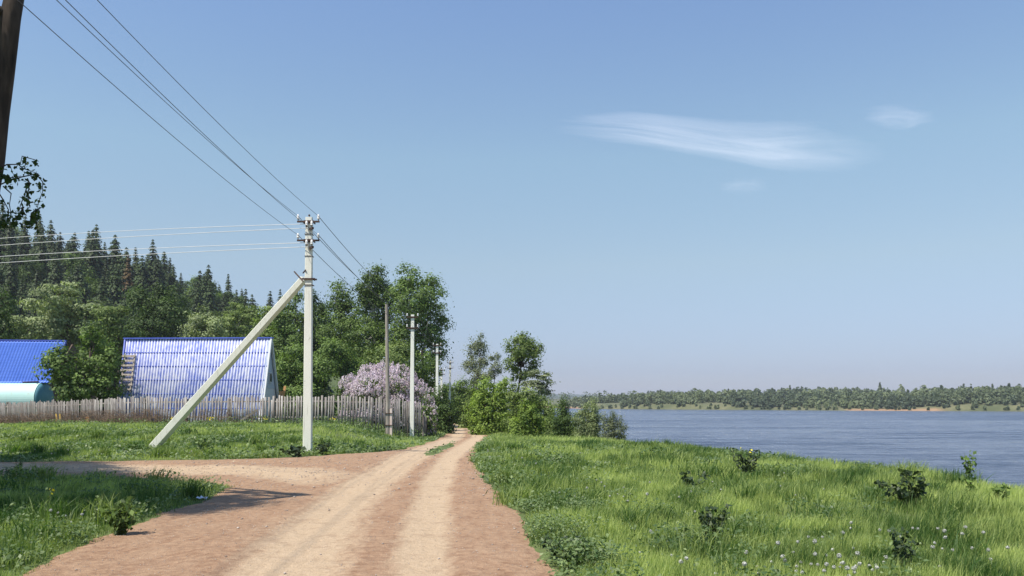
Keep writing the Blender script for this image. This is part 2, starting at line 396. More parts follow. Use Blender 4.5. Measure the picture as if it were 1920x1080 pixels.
ry = np.concatenate([np.arange(3.2, 24, .11), np.arange(24, 60, .3), np.arange(60, 160, 1.2)])
XX, YY = np.meshgrid(rx, ry); s = rsd(XX, YY); z, tk = road_h(XX, YY, s)
nx, ny = len(rx), len(ry); I = np.arange(nx*ny).reshape(ny, nx)
Q = np.stack([I[:-1, :-1], I[:-1, 1:], I[1:, 1:], I[1:, :-1]], -1).reshape(-1, 4)
keep = (s.ravel()[Q] > -.12).any(1) & (YY.ravel()[Q] < 150).all(1); Q = Q[keep]
u, inv = np.unique(Q, return_inverse=True); Q = inv.reshape(-1, 4)
mk('dirt_road', np.stack([XX, YY, z], -1).reshape(-1, 3)[u], Q, M['road'], smooth=True, attr={'track': ('POINT', tk.ravel()[u])})["kind"] = "structure"

# river
WZ = -4.2
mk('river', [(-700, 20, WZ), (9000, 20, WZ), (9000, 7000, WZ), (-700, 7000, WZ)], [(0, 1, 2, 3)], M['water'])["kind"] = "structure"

# ------------------------------------------------------------------ far shore
shore = np.array([(5200, -2500), (1500, -150), (620, 215), (400, 372), (285, 446), (238, 470), (179, 498), (120, 535), (85, 560), (54, 590), (40, 660), (-40, 900), (-500, 1500), (-2500, 3400)], float)
seg = np.linalg.norm(np.diff(shore, axis=0), axis=1); cum = np.concatenate([[0], np.cumsum(seg)])
def shp(sv_):
    sv_ = np.asarray(sv_, float); return np.stack([np.interp(sv_, cum, shore[:, 0]), np.interp(sv_, cum, shore[:, 1])], -1)
def shn(sv_):
    a = shp(sv_-25); b = shp(sv_+25); t = b-a; t /= np.linalg.norm(t, axis=-1)[..., None]+1e-9
    return np.stack([t[..., 1], -t[..., 0]], -1)
def far_h(s_, t):
    p = shp(s_); lift = np.interp(p[..., 0], [-300, 40, 90, 200, 300], [5, 5, 5, 3, 2])
    cl = 1.0+2.2*sst(.45, .6, fbm(s_*.012, s_*0, 41))
    return WZ-.5+(.5+.35)*sst(0, 5, t)+cl*sst(6, 12, t)+1.0*sst(12, 50, t)+lift*sst(70, 420, t)+.8*fbm(s_*.05, t*.08, 43)*sst(2, 20, t)
ss = np.concatenate([np.linspace(0, cum[3]-80, 25), np.arange(cum[3]-70, cum[10], 5), np.linspace(cum[10]+20, cum[-1], 30)])
ts = np.array([0, 2, 4, 6, 8, 10, 12, 16, 24, 36, 50, 80, 130, 200, 300, 420, 700, 1200, 2500])
SS, TT = np.meshgrid(ss, ts); pp = shp(SS)+shn(SS)*TT[..., None]*np.array([-1, -1]) if False else shp(SS)+shn(SS)*TT[..., None]
HH = far_h(SS, TT); nx, ny = len(ss), len(ts); I = np.arange(nx*ny).reshape(ny, nx)
Q = np.stack([I[:-1, :-1], I[:-1, 1:], I[1:, 1:], I[1:, :-1]], -1).reshape(-1, 4)
k = N('far_bank_soil'); v = k.co(); g = k.noise(v, .06, 5, .7)
c = k.mix(k.ramp(g, [(.40, 0), (.60, 1)]), (.080, .095, .045), (.15, .15, .08))
c = k.mix(k.at("sand"), c, k.mix(k.noise(v, .25, 4), (.32, .17, .10), (.42, .28, .18))); k.base(c); M['far'] = k.m
sandv = sst(1, 3, TT)*sst(11, 7, TT)*(.0+.8*sst(.55, .64, fbm(SS*.02, SS*0, 41)))
mk('far_bank', np.concatenate([pp, HH[..., None]], -1).reshape(-1, 3), Q, M['far'], smooth=True, attr={'sand': ('POINT', sandv.ravel())})["kind"] = "structure"
# blue distant hill
hx = np.linspace(-900, 1500, 60); hy = np.linspace(3300, 4800, 24); XX, YY = np.meshgrid(hx, hy)
HH = -4+sst(3300, 4000, YY)*sst(4800, 4000, YY)*np.interp(XX, [-900, -200, 150, 330, 480, 700, 1500], [30, 36, 42, 38, 28, 12, 4])*(.94+.12*fbm(XX*.01, YY*.01, 4))
I = np.arange(60*24).reshape(24, 60); Q = np.stack([I[:-1, :-1], I[:-1, 1:], I[1:, 1:], I[1:, :-1]], -1).reshape(-1, 4)
mk('distant_hill', np.stack([XX, YY, HH], -1).reshape(-1, 3), Q, simple('wooded_hill', (.03, .05, .03), (.06, .085, .045), .02), smooth=True)["kind"] = "structure"

# ------------------------------------------------------------------ foliage generators
def rdir(r, n):
    v = r.normal(size=(n, 3)); return v/(np.linalg.norm(v, axis=1)[:, None]+1e-9)
def leaves(r, C, size, nrm, asp=.62, jit=.55, droop=0):
    """diamond leaves at centres C facing roughly nrm"""
    n = len(C); nn = nrm+rdir(r, n)*jit*1.6; nn /= np.linalg.norm(nn, axis=1)[:, None]+1e-9
    a = np.cross(nn, rdir(r, n)); a /= np.linalg.norm(a, axis=1)[:, None]+1e-9
    if droop:
        a = a+np.array([0, 0, -droop]); a /= np.linalg.norm(a, axis=1)[:, None]+1e-9
    b = np.cross(nn, a); b /= np.linalg.norm(b, axis=1)[:, None]+1e-9
    L = (size*r.uniform(.6, 1.35, n))[:, None]*.5; W = L*asp
    V = np.stack([C-a*L, C+b*W+nn*L*.15, C+a*L, C-b*W+nn*L*.15], 1).reshape(-1, 3)
    return V, np.arange(4*n).reshape(n, 4)
def crown(r, lobes, leaf, dens=1.0, cl_r=.55, asp=.62, flat=.75, droop=0, hang=0):
    """lobes (cx,cy,cz,rad) -> leaf mesh; returns V,F,v,clump centres"""
    Cs = []; Ns = []; vs = []; cc = []
    for (cx, cy, cz, R) in lobes:
        N_ = dens*1300*R*R*(.02/(leaf*leaf*asp*.9)); nc = max(5, int(9*R*R/(cl_r**2)*.55)); per = max(4, int(N_/nc))
        d = rdir(r, nc); rad = R*(r.uniform(.25, 1.0, nc)**.45)*r.uniform(.9, 1.12, nc)
        c = d*rad[:, None]*np.array([1, 1, flat+.15])+np.array([cx, cy, cz]); cc.append(c)
        o = np.repeat(np.arange(nc), per)
        cr = cl_r*r.uniform(.55, 1.2, nc)
        p = r.normal(size=(len(o), 3))*.58*cr[o][:, None]*np.array([1, 1, flat])
        if hang: p[:, 2] = -np.abs(p[:, 2])*hang*1.4+.2*cl_r
        Cs.append(c[o]+p)
        n = p/(np.linalg.norm(p, axis=1)[:, None]+1e-9)*.55+d[o]*.6+np.array([0, 0, .4]); Ns.append(n)
        base = np.clip(r.normal(.5, .2, nc), 0, 1)
        vs.append(np.clip(base[o]+r.normal(0, .16, len(o)), 0, 1))
    C = np.concatenate(Cs); n = np.concatenate(Ns)
    V, F = leaves(r, C, leaf, n, asp, jit=.38, droop=droop)
    return V, F, np.concatenate(vs), np.concatenate(cc)
def bent(r, a, b, k=5, amp=.08):
    a, b = np.asarray(a, float), np.asarray(b, float); t = np.linspace(0, 1, k)[:, None]; L = np.linalg.norm(b-a)
    return a*(1-t)+b*t+r.normal(size=(k, 3))*amp*L*np.sin(t*PI)*np.array([1, 1, .4])
def limbs(r, base, lobes, r0, clumps=None, trunks=1, ntw=60, topfrac=.8):
    parts = []; L = np.array(lobes); top = L[np.argmax(L[:, 2])]
    for q in range(trunks):
        tt = top if trunks == 1 else L[r.integers(len(L))]
        b = np.array(base)+np.array([r.normal()*.25*(q > 0), r.normal()*.25*(q > 0), 0])
        tip = np.array([tt[0], tt[1], b[2]+(tt[2]-b[2])*topfrac+tt[3]*.2])
        tp = bent(r, b, tip, 8, .03); parts.append(tube(tp, np.linspace(r0, r0*.25, 8)*(1 if q == 0 else .7), 7))
    for l in L:
        c = l[:3]; i = int(np.clip(np.argmin(np.abs(tp[:, 2]-(c[2]-.8*l[3]))), 1, 6))
        parts.append(tube(bent(r, tp[i], c, 6), np.linspace(r0*.42, r0*.1, 6), 5))
        if clumps is not None:
            dd = np.linalg.norm(clumps-c, axis=1); idx = np.where(dd < l[3]*1.1)[0]
            if len(idx):
                for j in r.choice(idx, min(len(idx), max(3, ntw//len(L))), replace=False):
                    parts.append(tube(bent(r, c+(clumps[j]-c)*.05, clumps[j], 3), [r0*.12, r0*.08, r0*.04], 3))
    return join(parts)

SEED = [100]
def tree(name, d, lobes_px, leaf, m, label, cat, dens=1.0, base_px=None, bark=None, r0=.16, cl=.55, group=None, dd=1.0, asp=.62, flat=.75, droop=0, hang=0, trunks=1, ntw=60, extra=None, topfrac=.8):
    """lobes_px: (px, py, rpx) laid at distance d with real radius and depth of their own"""
    SEED[0] += 1; r = np.random.default_rng(SEED[0])
    L = [(X(a, d), d+r.uniform(-1, 1)*c*d/F_PX*dd, Z(b, d), c*d/F_PX) for a, b, c in lobes_px]
    La = np.array(L); bx = X(base_px, d) if base_px is not None else float(La[:, 0].mean())
    bzv = float(height(bx, d)); org = np.array([bx, d, bzv])
    if name in ('bush', 'shrub', 'willow_shrub', 'lilac_bush'):
        for a, b_, c, q in list(L):
            hg = float(height(a, b_)); z_ = c-q*.9
            if z_-hg > .25 and z_-hg < 4.5:
                k_ = int(math.ceil((z_-hg)/(q*1.3))); L += [(a+r.normal()*.15*q, b_+r.normal()*.3*q, hg+(z_-hg)*(j+.35)/k_, q*.85) for j in range(k_)]
    L = [(a-org[0], b-org[1], c-org[2], e) for a, b, c, e in L]
    root = empty(name, tuple(org)); tag(root, label, cat, group)
    V, F, v, cc = crown(r, L, leaf, dens, cl, asp, flat, droop, hang)
    mk('crown', V, F, M[m], root, attr={'v': ('FACE', v)})
    tV, tF = limbs(r, (0, 0, -.1), L, r0, cc, trunks, ntw, topfrac); mk('trunk', tV, tF, M[bark or 'bark'], root, smooth=True)
    return root, L, cc, r

# ------------------------------------------------------------------ trees behind the fence and houses
tree('willow_tree', 92, [(70, 575, 34), (110, 558, 34), (150, 590, 34), (100, 612, 42), (60, 620, 32), (165, 625, 30), (125, 540, 16)], .30, 'pale', 'large pale grey-green willow rising above the plain blue roof', 'tree', cl=.9, r0=.3, droop=.4, hang=.8)
tree('willow_tree', 88, [(212, 600, 30), (235, 635, 28), (195, 640, 34), (225, 585, 16)], .28, 'olive', 'olive willow between the big pale willow and the ridge of the corrugated house', 'tree', cl=.8, r0=.25, droop=.3, hang=.6)
tree('broadleaf_tree', 84, [(2, 575, 30), (-10, 625, 42), (10, 640, 28)], .26, 'dark', 'dark green leafy tree cut by the left edge above the plain blue roof', 'tree', cl=.8, r0=.25)
tree('broadleaf_tree', 108, [(300, 565, 34), (268, 590, 34), (328, 592, 32), (296, 622, 42), (262, 560, 22)], .30, 'dark', 'dark rounded tree behind the middle of the corrugated roof ridge', 'tree', cl=1., r0=.3)
tree('willow_tree', 98, [(382, 598, 28), (362, 622, 28), (402, 622, 28), (385, 640, 25)], .28, 'pale', 'round pale sage tree just above the corrugated roof ridge', 'tree', cl=.8, r0=.2)
tree('birch_tree', 112, [(440, 586, 24), (452, 612, 30), (425, 622, 28), (470, 590, 22), (440, 640, 26)], .28, 'olive', 'light olive birch clump at the right end of the hill above the roof', 'tree', cl=.8, bark='birchbark', r0=.15, droop=.3, hang=.7, trunks=2)
tree('birch_tree', 104, [(500, 604, 24), (512, 630, 28), (488, 632, 24), (498, 582, 12), (515, 655, 24)], .26, 'olive', 'drooping birch under the crossing of brace and roof corner', 'tree', cl=.7, bark='birchbark', r0=.15, droop=.4, hang=.8, trunks=2)
tree('broadleaf_tree', 96, [(538, 572, 15), (552, 596, 24), (530, 612, 28), (546, 640, 34), (520, 660, 26), (556, 556, 10)], .27, 'mid', 'pointed green tree directly left of the big concrete pole', 'tree', cl=.8, r0=.25)
tree('broadleaf_tree', 98, [(592, 575, 20), (598, 600, 28), (590, 635, 34), (580, 555, 10), (610, 650, 30)], .27, 'dark', 'dark tree directly right of the big concrete pole', 'tree', cl=.8, r0=.25)
tree('birch_tree', 90, [(640, 545, 15), (638, 566, 22), (648, 592, 32), (628, 622, 36), (660, 632, 38), (632, 532, 7), (655, 665, 36)], .26, 'mid', 'narrow-topped tree with two peaks left of the tallest trees', 'tree', cl=.8, r0=.25, bark='birchbark')
tree('poplar_tree', 87, [(703, 518, 21), (696, 538, 24), (712, 552, 28), (705, 585, 38), (720, 620, 40), (695, 640, 40), (682, 560, 14)], .25, 'mid', 'tall poplar with a pointed crown left of the widest tree', 'tree', cl=.8, r0=.28, bark='birchbark')
tree('poplar_tree', 84, [(770, 522, 24), (797, 535, 24), (752, 548, 26), (806, 566, 30), (772, 572, 40), (818, 600, 26), (776, 612, 40), (808, 630, 28), (758, 640, 36), (816, 652, 20), (800, 670, 22)], .24, 'mid', 'widest and tallest leafy tree of the row with white stems showing', 'tree', cl=.8, r0=.22, bark='birchbark', trunks=3, dens=.85)
tree('shrub', 74, [(560, 680, 32), (530, 700, 30), (600, 690, 38), (575, 720, 30), (620, 660, 24)], .22, 'mid', 'fresh green shrubs behind the fence around the big concrete pole', 'shrub', cl=.6, r0=.08)
tree('shrub', 76, [(650, 690, 30), (640, 665, 22), (675, 700, 30)], .22, 'mid', 'mid green shrub behind the left end of the lilac', 'shrub', cl=.6, r0=.08)
tree('shrub', 70, [(735, 668, 30), (710, 672, 26), (755, 660, 22), (700, 690, 20), (745, 690, 30)], .20, 'olive', 'yellow-green shrub behind the top of the lilac', 'shrub', cl=.6, r0=.08, dens=.9)
tree('shrub', 72, [(785, 690, 26), (805, 705, 20), (770, 700, 26), (815, 690, 14)], .20, 'mid', 'green shrub behind the lilac between the second and third concrete poles', 'shrub', cl=.6, r0=.08)
tree('broadleaf_tree', 57, [(160, 645, 30), (130, 685, 36), (182, 690, 38), (122, 712, 20), (206, 672, 22), (160, 728, 40), (128, 738, 20), (207, 730, 24), (175, 625, 16), (100, 672, 9)], .20, 'mid', 'dense green maple between the two blue roofs', 'tree', cl=.5, r0=.15, dens=.9, asp=.8)
# lilac: green leaves and blossom clusters
def lilac(label, d, lob, base, dens_b=1., seed=0, green=.32):
    root, L, cc, r = tree('lilac_bush', d, lob, .13, 'mid', label, 'flowering shrub', dens=green, base_px=base, r0=.05, cl=.4, trunks=3)
    V = []; F = []; vv = []; b = 0
    Cs = []; ns = []
    for (cx, cy, cz, R) in L:
        n = int(240*R*R*dens_b); dv = rdir(r, n); dv[:, 2] = np.abs(dv[:, 2])*.9-.25*r.uniform(0, 1, n); dv[:, 1] -= .25
        dv /= np.linalg.norm(dv, axis=1)[:, None]
        p = dv*R*r.uniform(.86, 1.12, n)[:, None]+np.array([cx, cy, cz])
        per = 16; o = np.repeat(np.arange(n), per); t = r.uniform(0, 1, len(o))
        rad = .075*(1-.75*t)
        q = p[o]+dv[o]*(t*.10)[:, None]+np.array([0, 0, 1])*(t*.17)[:, None]+r.normal(size=(len(o), 3))*rad[:, None]*.7
        Cs.append(q); ns.append(dv[o]+rdir(r, len(o))*.5); vv.append(np.clip(np.repeat(r.uniform(0, 1, n), per)*.7+r.uniform(0, .3, len(o)), 0, 1))
    V, F = leaves(r, np.concatenate(Cs), .07, np.concatenate(ns), .9)
    mk('blossoms', V, F, M['lilac'], root, attr={'v': ('FACE', np.concatenate(vv))})
lilac('large pale lilac bush in full bloom rising over the right end of the fence', 54, [(692, 712, 24), (720, 706, 24), (752, 718, 28), (780, 735, 20), (658, 728, 20), (700, 738, 32), (742, 748, 32), (775, 750, 22), (672, 745, 25)], 715)
lilac('small lilac bush with pink-violet blooms beside the fence corner', 51, [(803, 752, 9), (806, 768, 11), (800, 785, 9), (812, 778, 7), (806, 738, 6)], 806, .7, green=.9)
tree('shrub', 62, [(822, 752, 14), (834, 770, 14), (818, 780, 14), (836, 790, 9), (828, 735, 10), (845, 757, 6)], .16, 'dark', 'dark shrub overhanging the left side of the track behind the third concrete pole', 'shrub', cl=.4, r0=.05, dens=1.1)
tree('shrub', 100, [(862, 722, 14), (848, 735, 12), (872, 742, 16), (855, 758, 14), (884, 728, 14)], .22, 'mid', 'far green shrub at the bend of the track beyond the last concrete pole', 'shrub', cl=.6, r0=.06)
tree('shrub', 84, [(878, 745, 14), (892, 760, 18), (874, 766, 12), (896, 735, 14)], .2, 'olive', 'green shrub filling the gap left of the big rounded bush', 'shrub', cl=.5, r0=.06)
tree('shrub', 118, [(838, 730, 10), (826, 745, 14), (842, 755, 9)], .25, 'mid', 'far shrub behind the foot of the last concrete pole', 'shrub', cl=.6, r0=.06)
# right group by the river
tree('aspen_tree', 82, [(893, 642, 13), (902, 655, 13), (884, 660, 14), (893, 680, 19), (877, 685, 12), (906, 675, 11), (893, 705, 17), (900, 630, 6)], .17, 'grey', 'slender grey-leaved tree with sparse crown, left of the leaning tree', 'tree', cl=.45, dens=.6, r0=.10, base_px=893, ntw=120)
tree('aspen_tree', 78, [(926, 668, 10), (930, 690, 13), (920, 705, 13)], .16, 'grey', 'small sparse tree between the grey tree and the leaning tree', 'tree', cl=.4, dens=.7, r0=.08, base_px=925)
tree('leaning_tree', 60, [(975, 640, 15), (996, 646, 13), (982, 660, 18), (960, 660, 11), (1002, 664, 10), (957, 682, 12), (968, 694, 10), (996, 690, 10), (955, 645, 6), (980, 629, 6), (972, 678, 13), (986, 652, 16), (1011, 655, 9), (984, 702, 11), (966, 708, 9), (1000, 676, 10)], .15, 'olive', 'forked leaning tree with the tallest round crown beside the river', 'tree', cl=.38, dens=1.0, r0=.13, base_px=962, bark='darkbark', ntw=130)
tree('leaning_tree', 57, [(1003, 702, 11), (1018, 712, 12), (1008, 726, 15), (1026, 735, 7), (1000, 742, 14), (1024, 700, 6), (990, 722, 13), (1016, 752, 10), (1030, 718, 5)], .14, 'grey', 'low drooping tree hanging towards the river right of the forked tree', 'tree', cl=.36, dens=1.0, r0=.09, base_px=985, droop=.3, hang=.5, bark='darkbark', ntw=100)
tree('bush', 58, [(916, 728, 20), (898, 748, 18), (936, 752, 22), (908, 770, 24), (942, 722, 15), (948, 775, 18), (890, 775, 12), (928, 787, 14)], .16, 'bright', 'big rounded bright bush beside the bend of the track', 'bush', cl=.4, r0=.06)
tree('bush', 54, [(965, 738, 18), (990, 744, 18), (1012, 756, 15), (975, 760, 16), (1022, 775, 12), (1035, 762, 9)], .15, 'olive', 'olive bush below the forked tree', 'bush', cl=.38, r0=.05)
tree('bush', 47, [(990, 772, 16), (976, 786, 14), (1006, 785, 13), (985, 758, 10), (1000, 797, 8), (970, 797, 8)], .14, 'bright', 'smaller bright bush in front of the olive bush, touching the meadow', 'bush', cl=.34, r0=.05, dens=1.1)
tree('willow_shrub', 46, [(1056, 752, 5), (1058, 762, 7), (1054, 774, 9), (1064, 784, 10), (1045, 790, 10)], .12, 'dark', 'slim dark willow sapling with a pointed top at the river edge', 'shrub', cl=.25, r0=.04, asp=.35, dens=1.1)
tree('willow_shrub', 45, [(1112, 765, 8), (1108, 778, 12), (1120, 785, 10), (1098, 760, 5), (1092, 775, 8), (1084, 790, 10), (1105, 795, 12), (1115, 754, 5)], .12, 'pale', 'feathery pale willow shrub in the middle of the river-edge shrubs', 'shrub', cl=.25, r0=.04, asp=.3, dens=.9)
tree('willow_shrub', 44, [(1150, 787, 10), (1162, 796, 9), (1140, 798, 11), (1134, 783, 7), (1168, 805, 7), (1148, 774, 4), (1163, 782, 4)], .11, 'grey', 'feathery grey willow shrub furthest right, with water behind it', 'shrub', cl=.22, r0=.03, asp=.28, dens=.6)
tree('willow_shrub', 50, [(1030, 790, 10), (1042, 778, 8), (1070, 797, 10), (1022, 800, 8), (1078, 778, 6)], .13, 'olive', 'low tangled olive shrub at the foot of the slim dark sapling', 'shrub', cl=.25, r0=.03, asp=.4, dens=.8)

# ------------------------------------------------------------------ forested hill
def spruce_mesh(seed, H, R, m='spruce'):
    r = np.random.default_rng(seed); C = []; n = []; sz = []
    lv = int(H*2.1)
    Vs = []; vs = []
    for i in range(lv):
        t = (i+r.uniform(0, .5))/lv; z = H*(.08+.92*t); rad = R*(1-t)**.68*r.uniform(.7, 1.15)+.15
        nb = max(5, int(8*(1-t)+4)); a0 = r.uniform(0, 2*PI)
        for j in range(nb):
            a = a0+2*PI*j/nb+r.normal()*.15; rr = rad*r.uniform(.7, 1.15); w = rr*.30+.12
            dx, dy = math.cos(a), math.sin(a); px, py = -dy, dx; dz = -rr*.30
            for q in range(3):
                f0, f1 = q/3., (q+1.25)/3.; ww = w*(1-.25*q)*r.uniform(.7, 1.2)
                zz = z+dz*f0+r.normal()*.05
                tipz = z+dz*f1-(.18+.2*r.uniform())*rr*.5
                a_, b_ = rr*f0, rr*f1
                Vs += [(dx*a_, dy*a_, zz+.12), (dx*(a_+b_)/2+px*ww, dy*(a_+b_)/2+py*ww, (zz+tipz)/2-.14*rr-.08), (dx*b_, dy*b_, tipz), (dx*(a_+b_)/2-px*ww, dy*(a_+b_)/2-py*ww, (zz+tipz)/2-.14*rr-.08)]
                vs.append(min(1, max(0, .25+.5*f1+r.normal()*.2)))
    V = np.array(Vs); F = np.arange(len(V)).reshape(-1, 4)
    tV, tF = tube([(0, 0, -.5), (0, 0, H*.5), (0, 0, H*.97)], [.2, .12, .02], 5)
    mi = np.concatenate([np.zeros(len(F)), np.ones(len(tF))])
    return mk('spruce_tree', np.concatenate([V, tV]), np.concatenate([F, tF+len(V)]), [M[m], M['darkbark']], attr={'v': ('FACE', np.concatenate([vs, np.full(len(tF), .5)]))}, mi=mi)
r = np.random.default_rng(5)
sv_var = [spruce_mesh(s_, h_, w_) for s_, h_, w_ in ((1, 15, 4.0), (2, 16, 3.5), (3, 13, 4.2), (4, 14.5, 4.4), (5, 17, 3.2))]
# leafy far tree variants for the hill mixture
def far_leafy(seed, m, H):
    rr = np.random.default_rng(seed); L = [(rr.normal()*1.3, rr.normal()*1.3, H*(.42+.12*i)+rr.normal()*.4, H*(.20-.018*i)) for i in range(5)]
    V, F, v, cc = crown(rr, L, .42, .8, 1.0)
    tV, tF = limbs(rr, (0, 0, -.5), L, .16, None)
    mi = np.concatenate([np.zeros(len(F)), np.ones(len(tF))])
    return mk('broadleaf_tree', np.concatenate([V, tV]), np.concatenate([F, tF+len(V)]), [M[m], M['birchbark']], attr={'v': ('FACE', np.concatenate([v, np.full(len(tF), .5)]))}, mi=mi)
lf_var = [far_leafy(11, 'dark', 13), far_leafy(12, 'dark', 12), far_leafy(13, 'mid', 12)]
used = set(); pts = []
for yy in np.arange(104, 262, 6.0):
    for xx in np.arange(-205, -22, 5.6):
        x, y = xx+r.uniform(-2.6, 2.6), yy+r.uniform(-3, 3)
        px = PX0+F_PX*x/y
        if px < -110 or px > 620: continue
        if y < 112 and px > 250: continue
        pts.append((x, y, px))
r.shuffle(pts)
# keep the nearer ones and those forming the skyline
cand = []
for x, y, px in pts:
    zt = float(height(x, y)); cand.append((x, y, px, zt))
cand.sort(key=lambda c: c[1])
import collections
hid = collections.defaultdict(lambda: -1e9); sel = []
for x, y, px, zt in cand:   # walk away from the camera; drop trees wholly behind nearer ones
    topy = (zt+17-EYE)/y; b = int(px//14)
    if topy > max(hid[b], hid[b-1]*.999)-.006 or y < 125:
        sel.append((x, y, px, zt)); hid[b] = max(hid[b], topy)
ns = nl = 0
for x, y, px, zt in sel:
    leafy = (y < 128 and r.uniform() < .4) or (px > 320 and r.uniform() < .38) or r.uniform() < .06
    if leafy and nl < 240:
        src = lf_var[r.integers(3)]; o = src if src not in used else src.copy(); nl += 1
        if src in used: COL.objects.link(o)
        tag(o, 'leafy tree mixed among the dark spruces on the wooded hillside', 'tree', 'leafy trees on the hillside')
        sc = r.uniform(.75, 1.1)
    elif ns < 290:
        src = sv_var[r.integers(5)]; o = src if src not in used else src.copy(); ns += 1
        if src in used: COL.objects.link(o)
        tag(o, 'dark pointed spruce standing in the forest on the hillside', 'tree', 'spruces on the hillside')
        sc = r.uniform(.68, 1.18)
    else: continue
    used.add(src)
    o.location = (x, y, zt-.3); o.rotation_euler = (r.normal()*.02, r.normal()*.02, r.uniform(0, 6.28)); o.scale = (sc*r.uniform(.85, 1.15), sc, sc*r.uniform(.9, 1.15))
for v_ in sv_var+lf_var:
    if v_ not in used: bpy.data.objects.remove(v_)
# tall skyline spruces that stick out, each told by its place
for px, yt, d, lab in ((18, 405, 190, 'tall spruce tip on the skyline behind the hanging birch twigs'), (76, 418, 200, 'slim spruce standing alone above the skyline just right of the hanging twigs'), (108, 438, 205, 'thin short spruce spike on the skyline, right of the lone slim one'), (300, 486, 215, 'narrow spruce on the falling skyline left of the brace'), (325, 494, 218, 'spruce with a pointed tip on the falling skyline above the corrugated roof')):
    o = sv_var[1].copy() if sv_var[1] in used else sv_var[0].copy(); COL.objects.link(o)
    gz = float(height(X(px, d), d)); H_ = Z(yt, d)-gz; s_ = H_/16; w = .75 if px in (76, 18) else .45 if px == 108 else .9
    o.location = (X(px, d), d, gz); o.scale = (w, w, s_); o.rotation_euler = (0, 0, px)
    tag(o, lab, 'tree'); o.pop('group', None)
for px, yt, d, lab in ((240, 478, 190, 'reddish-brown dying spruce on the skyline of the hill'),):
    o = spruce_mesh(77, 18, 2.7, 'brownspruce'); gz = float(height(X(px, d), d)); s_ = (Z(yt, d)-gz)/18
    o.location = (X(px, d), d, gz); o.scale = (1, 1, s_); tag(o, lab, 'tree')

# far forest across the river: one mass
r = np.random.default_rng(9)
Vs = []; Fs = []; vv = []; b = 0
def farblob(x, y, z, H, W, conif, n, hue):
    global b
    sz = 2.1 if n in (45, 36, 32) else 1.45 if not conif else 1.15
    if n in (45, 36, 32): n = int(n*1.5)
    n = int(n*2.0); t = r.uniform(0, 1, n)
    if conif: rad = W*(1-t)*.9+.15; zz = z+H*(.1+.9*t)
    else: rad = W*np.sqrt(np.clip(1-(2*t-1)**2, 0, 1))*r.uniform(.6, 1, n); zz = z+H*(.02+.98*t)
    a = r.uniform(0, 2*PI, n); rad = rad*np.sqrt(r.uniform(0.02, 1, n)); C = np.stack([x+np.cos(a)*rad, y+np.sin(a)*rad, zz], -1)
    V, F = leaves(r, C, sz, np.stack([np.cos(a), np.sin(a), np.full(n, .7)], -1), .75)
    Vs.append(V); Fs.append(F+b); b += len(V); vv.append(np.clip(hue+r.normal(0, .14, n), 0, 1))
s0, s1 = cum[3]-60, cum[10]+30
for row, (t0, t1, step, hmin, hmax, nn) in enumerate(((5, 10, 2.8, 1.2, 3.0, 22), (9, 18, 2.6, 3, 6, 50), (17, 34, 2.6, 6.5, 9.5, 70), (36, 70, 3.2, 8, 10.5, 55), (75, 150, 3.6, 8.5, 11, 45), (160, 300, 4.2, 9, 12, 36), (300, 480, 4.5, 9, 12, 32))):
    for s_ in np.arange(s0, s1, step):
        s2 = s_+r.uniform(-step, step); t = r.uniform(t0, t1); p = shp(s2)+shn(s2)*t; z = float(far_h(np.array(s2), np.array(t)))
        cn = r.uniform() < (.04 if row < 3 else .10); pn = float(fbm(np.array(p[0]*.03), np.array(p[1]*.03), 50, 2))
        if row == 0 and r.uniform() < .25: continue
        if row >= 1 and row <= 2 and float(fbm(np.array(s2*.02), np.array(1.), 61, 2)) > .74: continue
        big = float(np.interp(p[0], [50, 250, 300], [.85, .9, 1.0])); H = r.uniform(hmin, hmax)*big*(1.15 if cn else 1)
        if row >= 4 and r.uniform() < .03: H *= 1.15
        farblob(p[0], p[1], z, H, H*.26 if cn else H*r.uniform(.36, .58), cn, nn, (.22 if cn else np.clip(.55+(pn-.5)*2.2+r.normal()*.13, .05, .98)))
for s_ in np.arange(s1, cum[12], 14):
    for t0 in (15, 60, 140, 300):
        s2 = s_+r.uniform(-8, 8); t = t0*r.uniform(.8, 1.4); p = shp(s2)+shn(s2)*t
        farblob(p[0], p[1], float(far_h(np.array(s2), np.array(t))), r.uniform(9, 13), r.uniform(4, 6), False, 20, .4)
M['farleaf'] = leafmat('far_forest_leaves', (.070, .098, .058), (.175, .212, .108), .25, orand=0)
tag(mk('far_forest', np.concatenate(Vs), np.concatenate(Fs), M['farleaf'], attr={'v': ('FACE', np.concatenate(vv))}), 'mixed green woods along the far bank of the river', 'forest', kind='stuff')

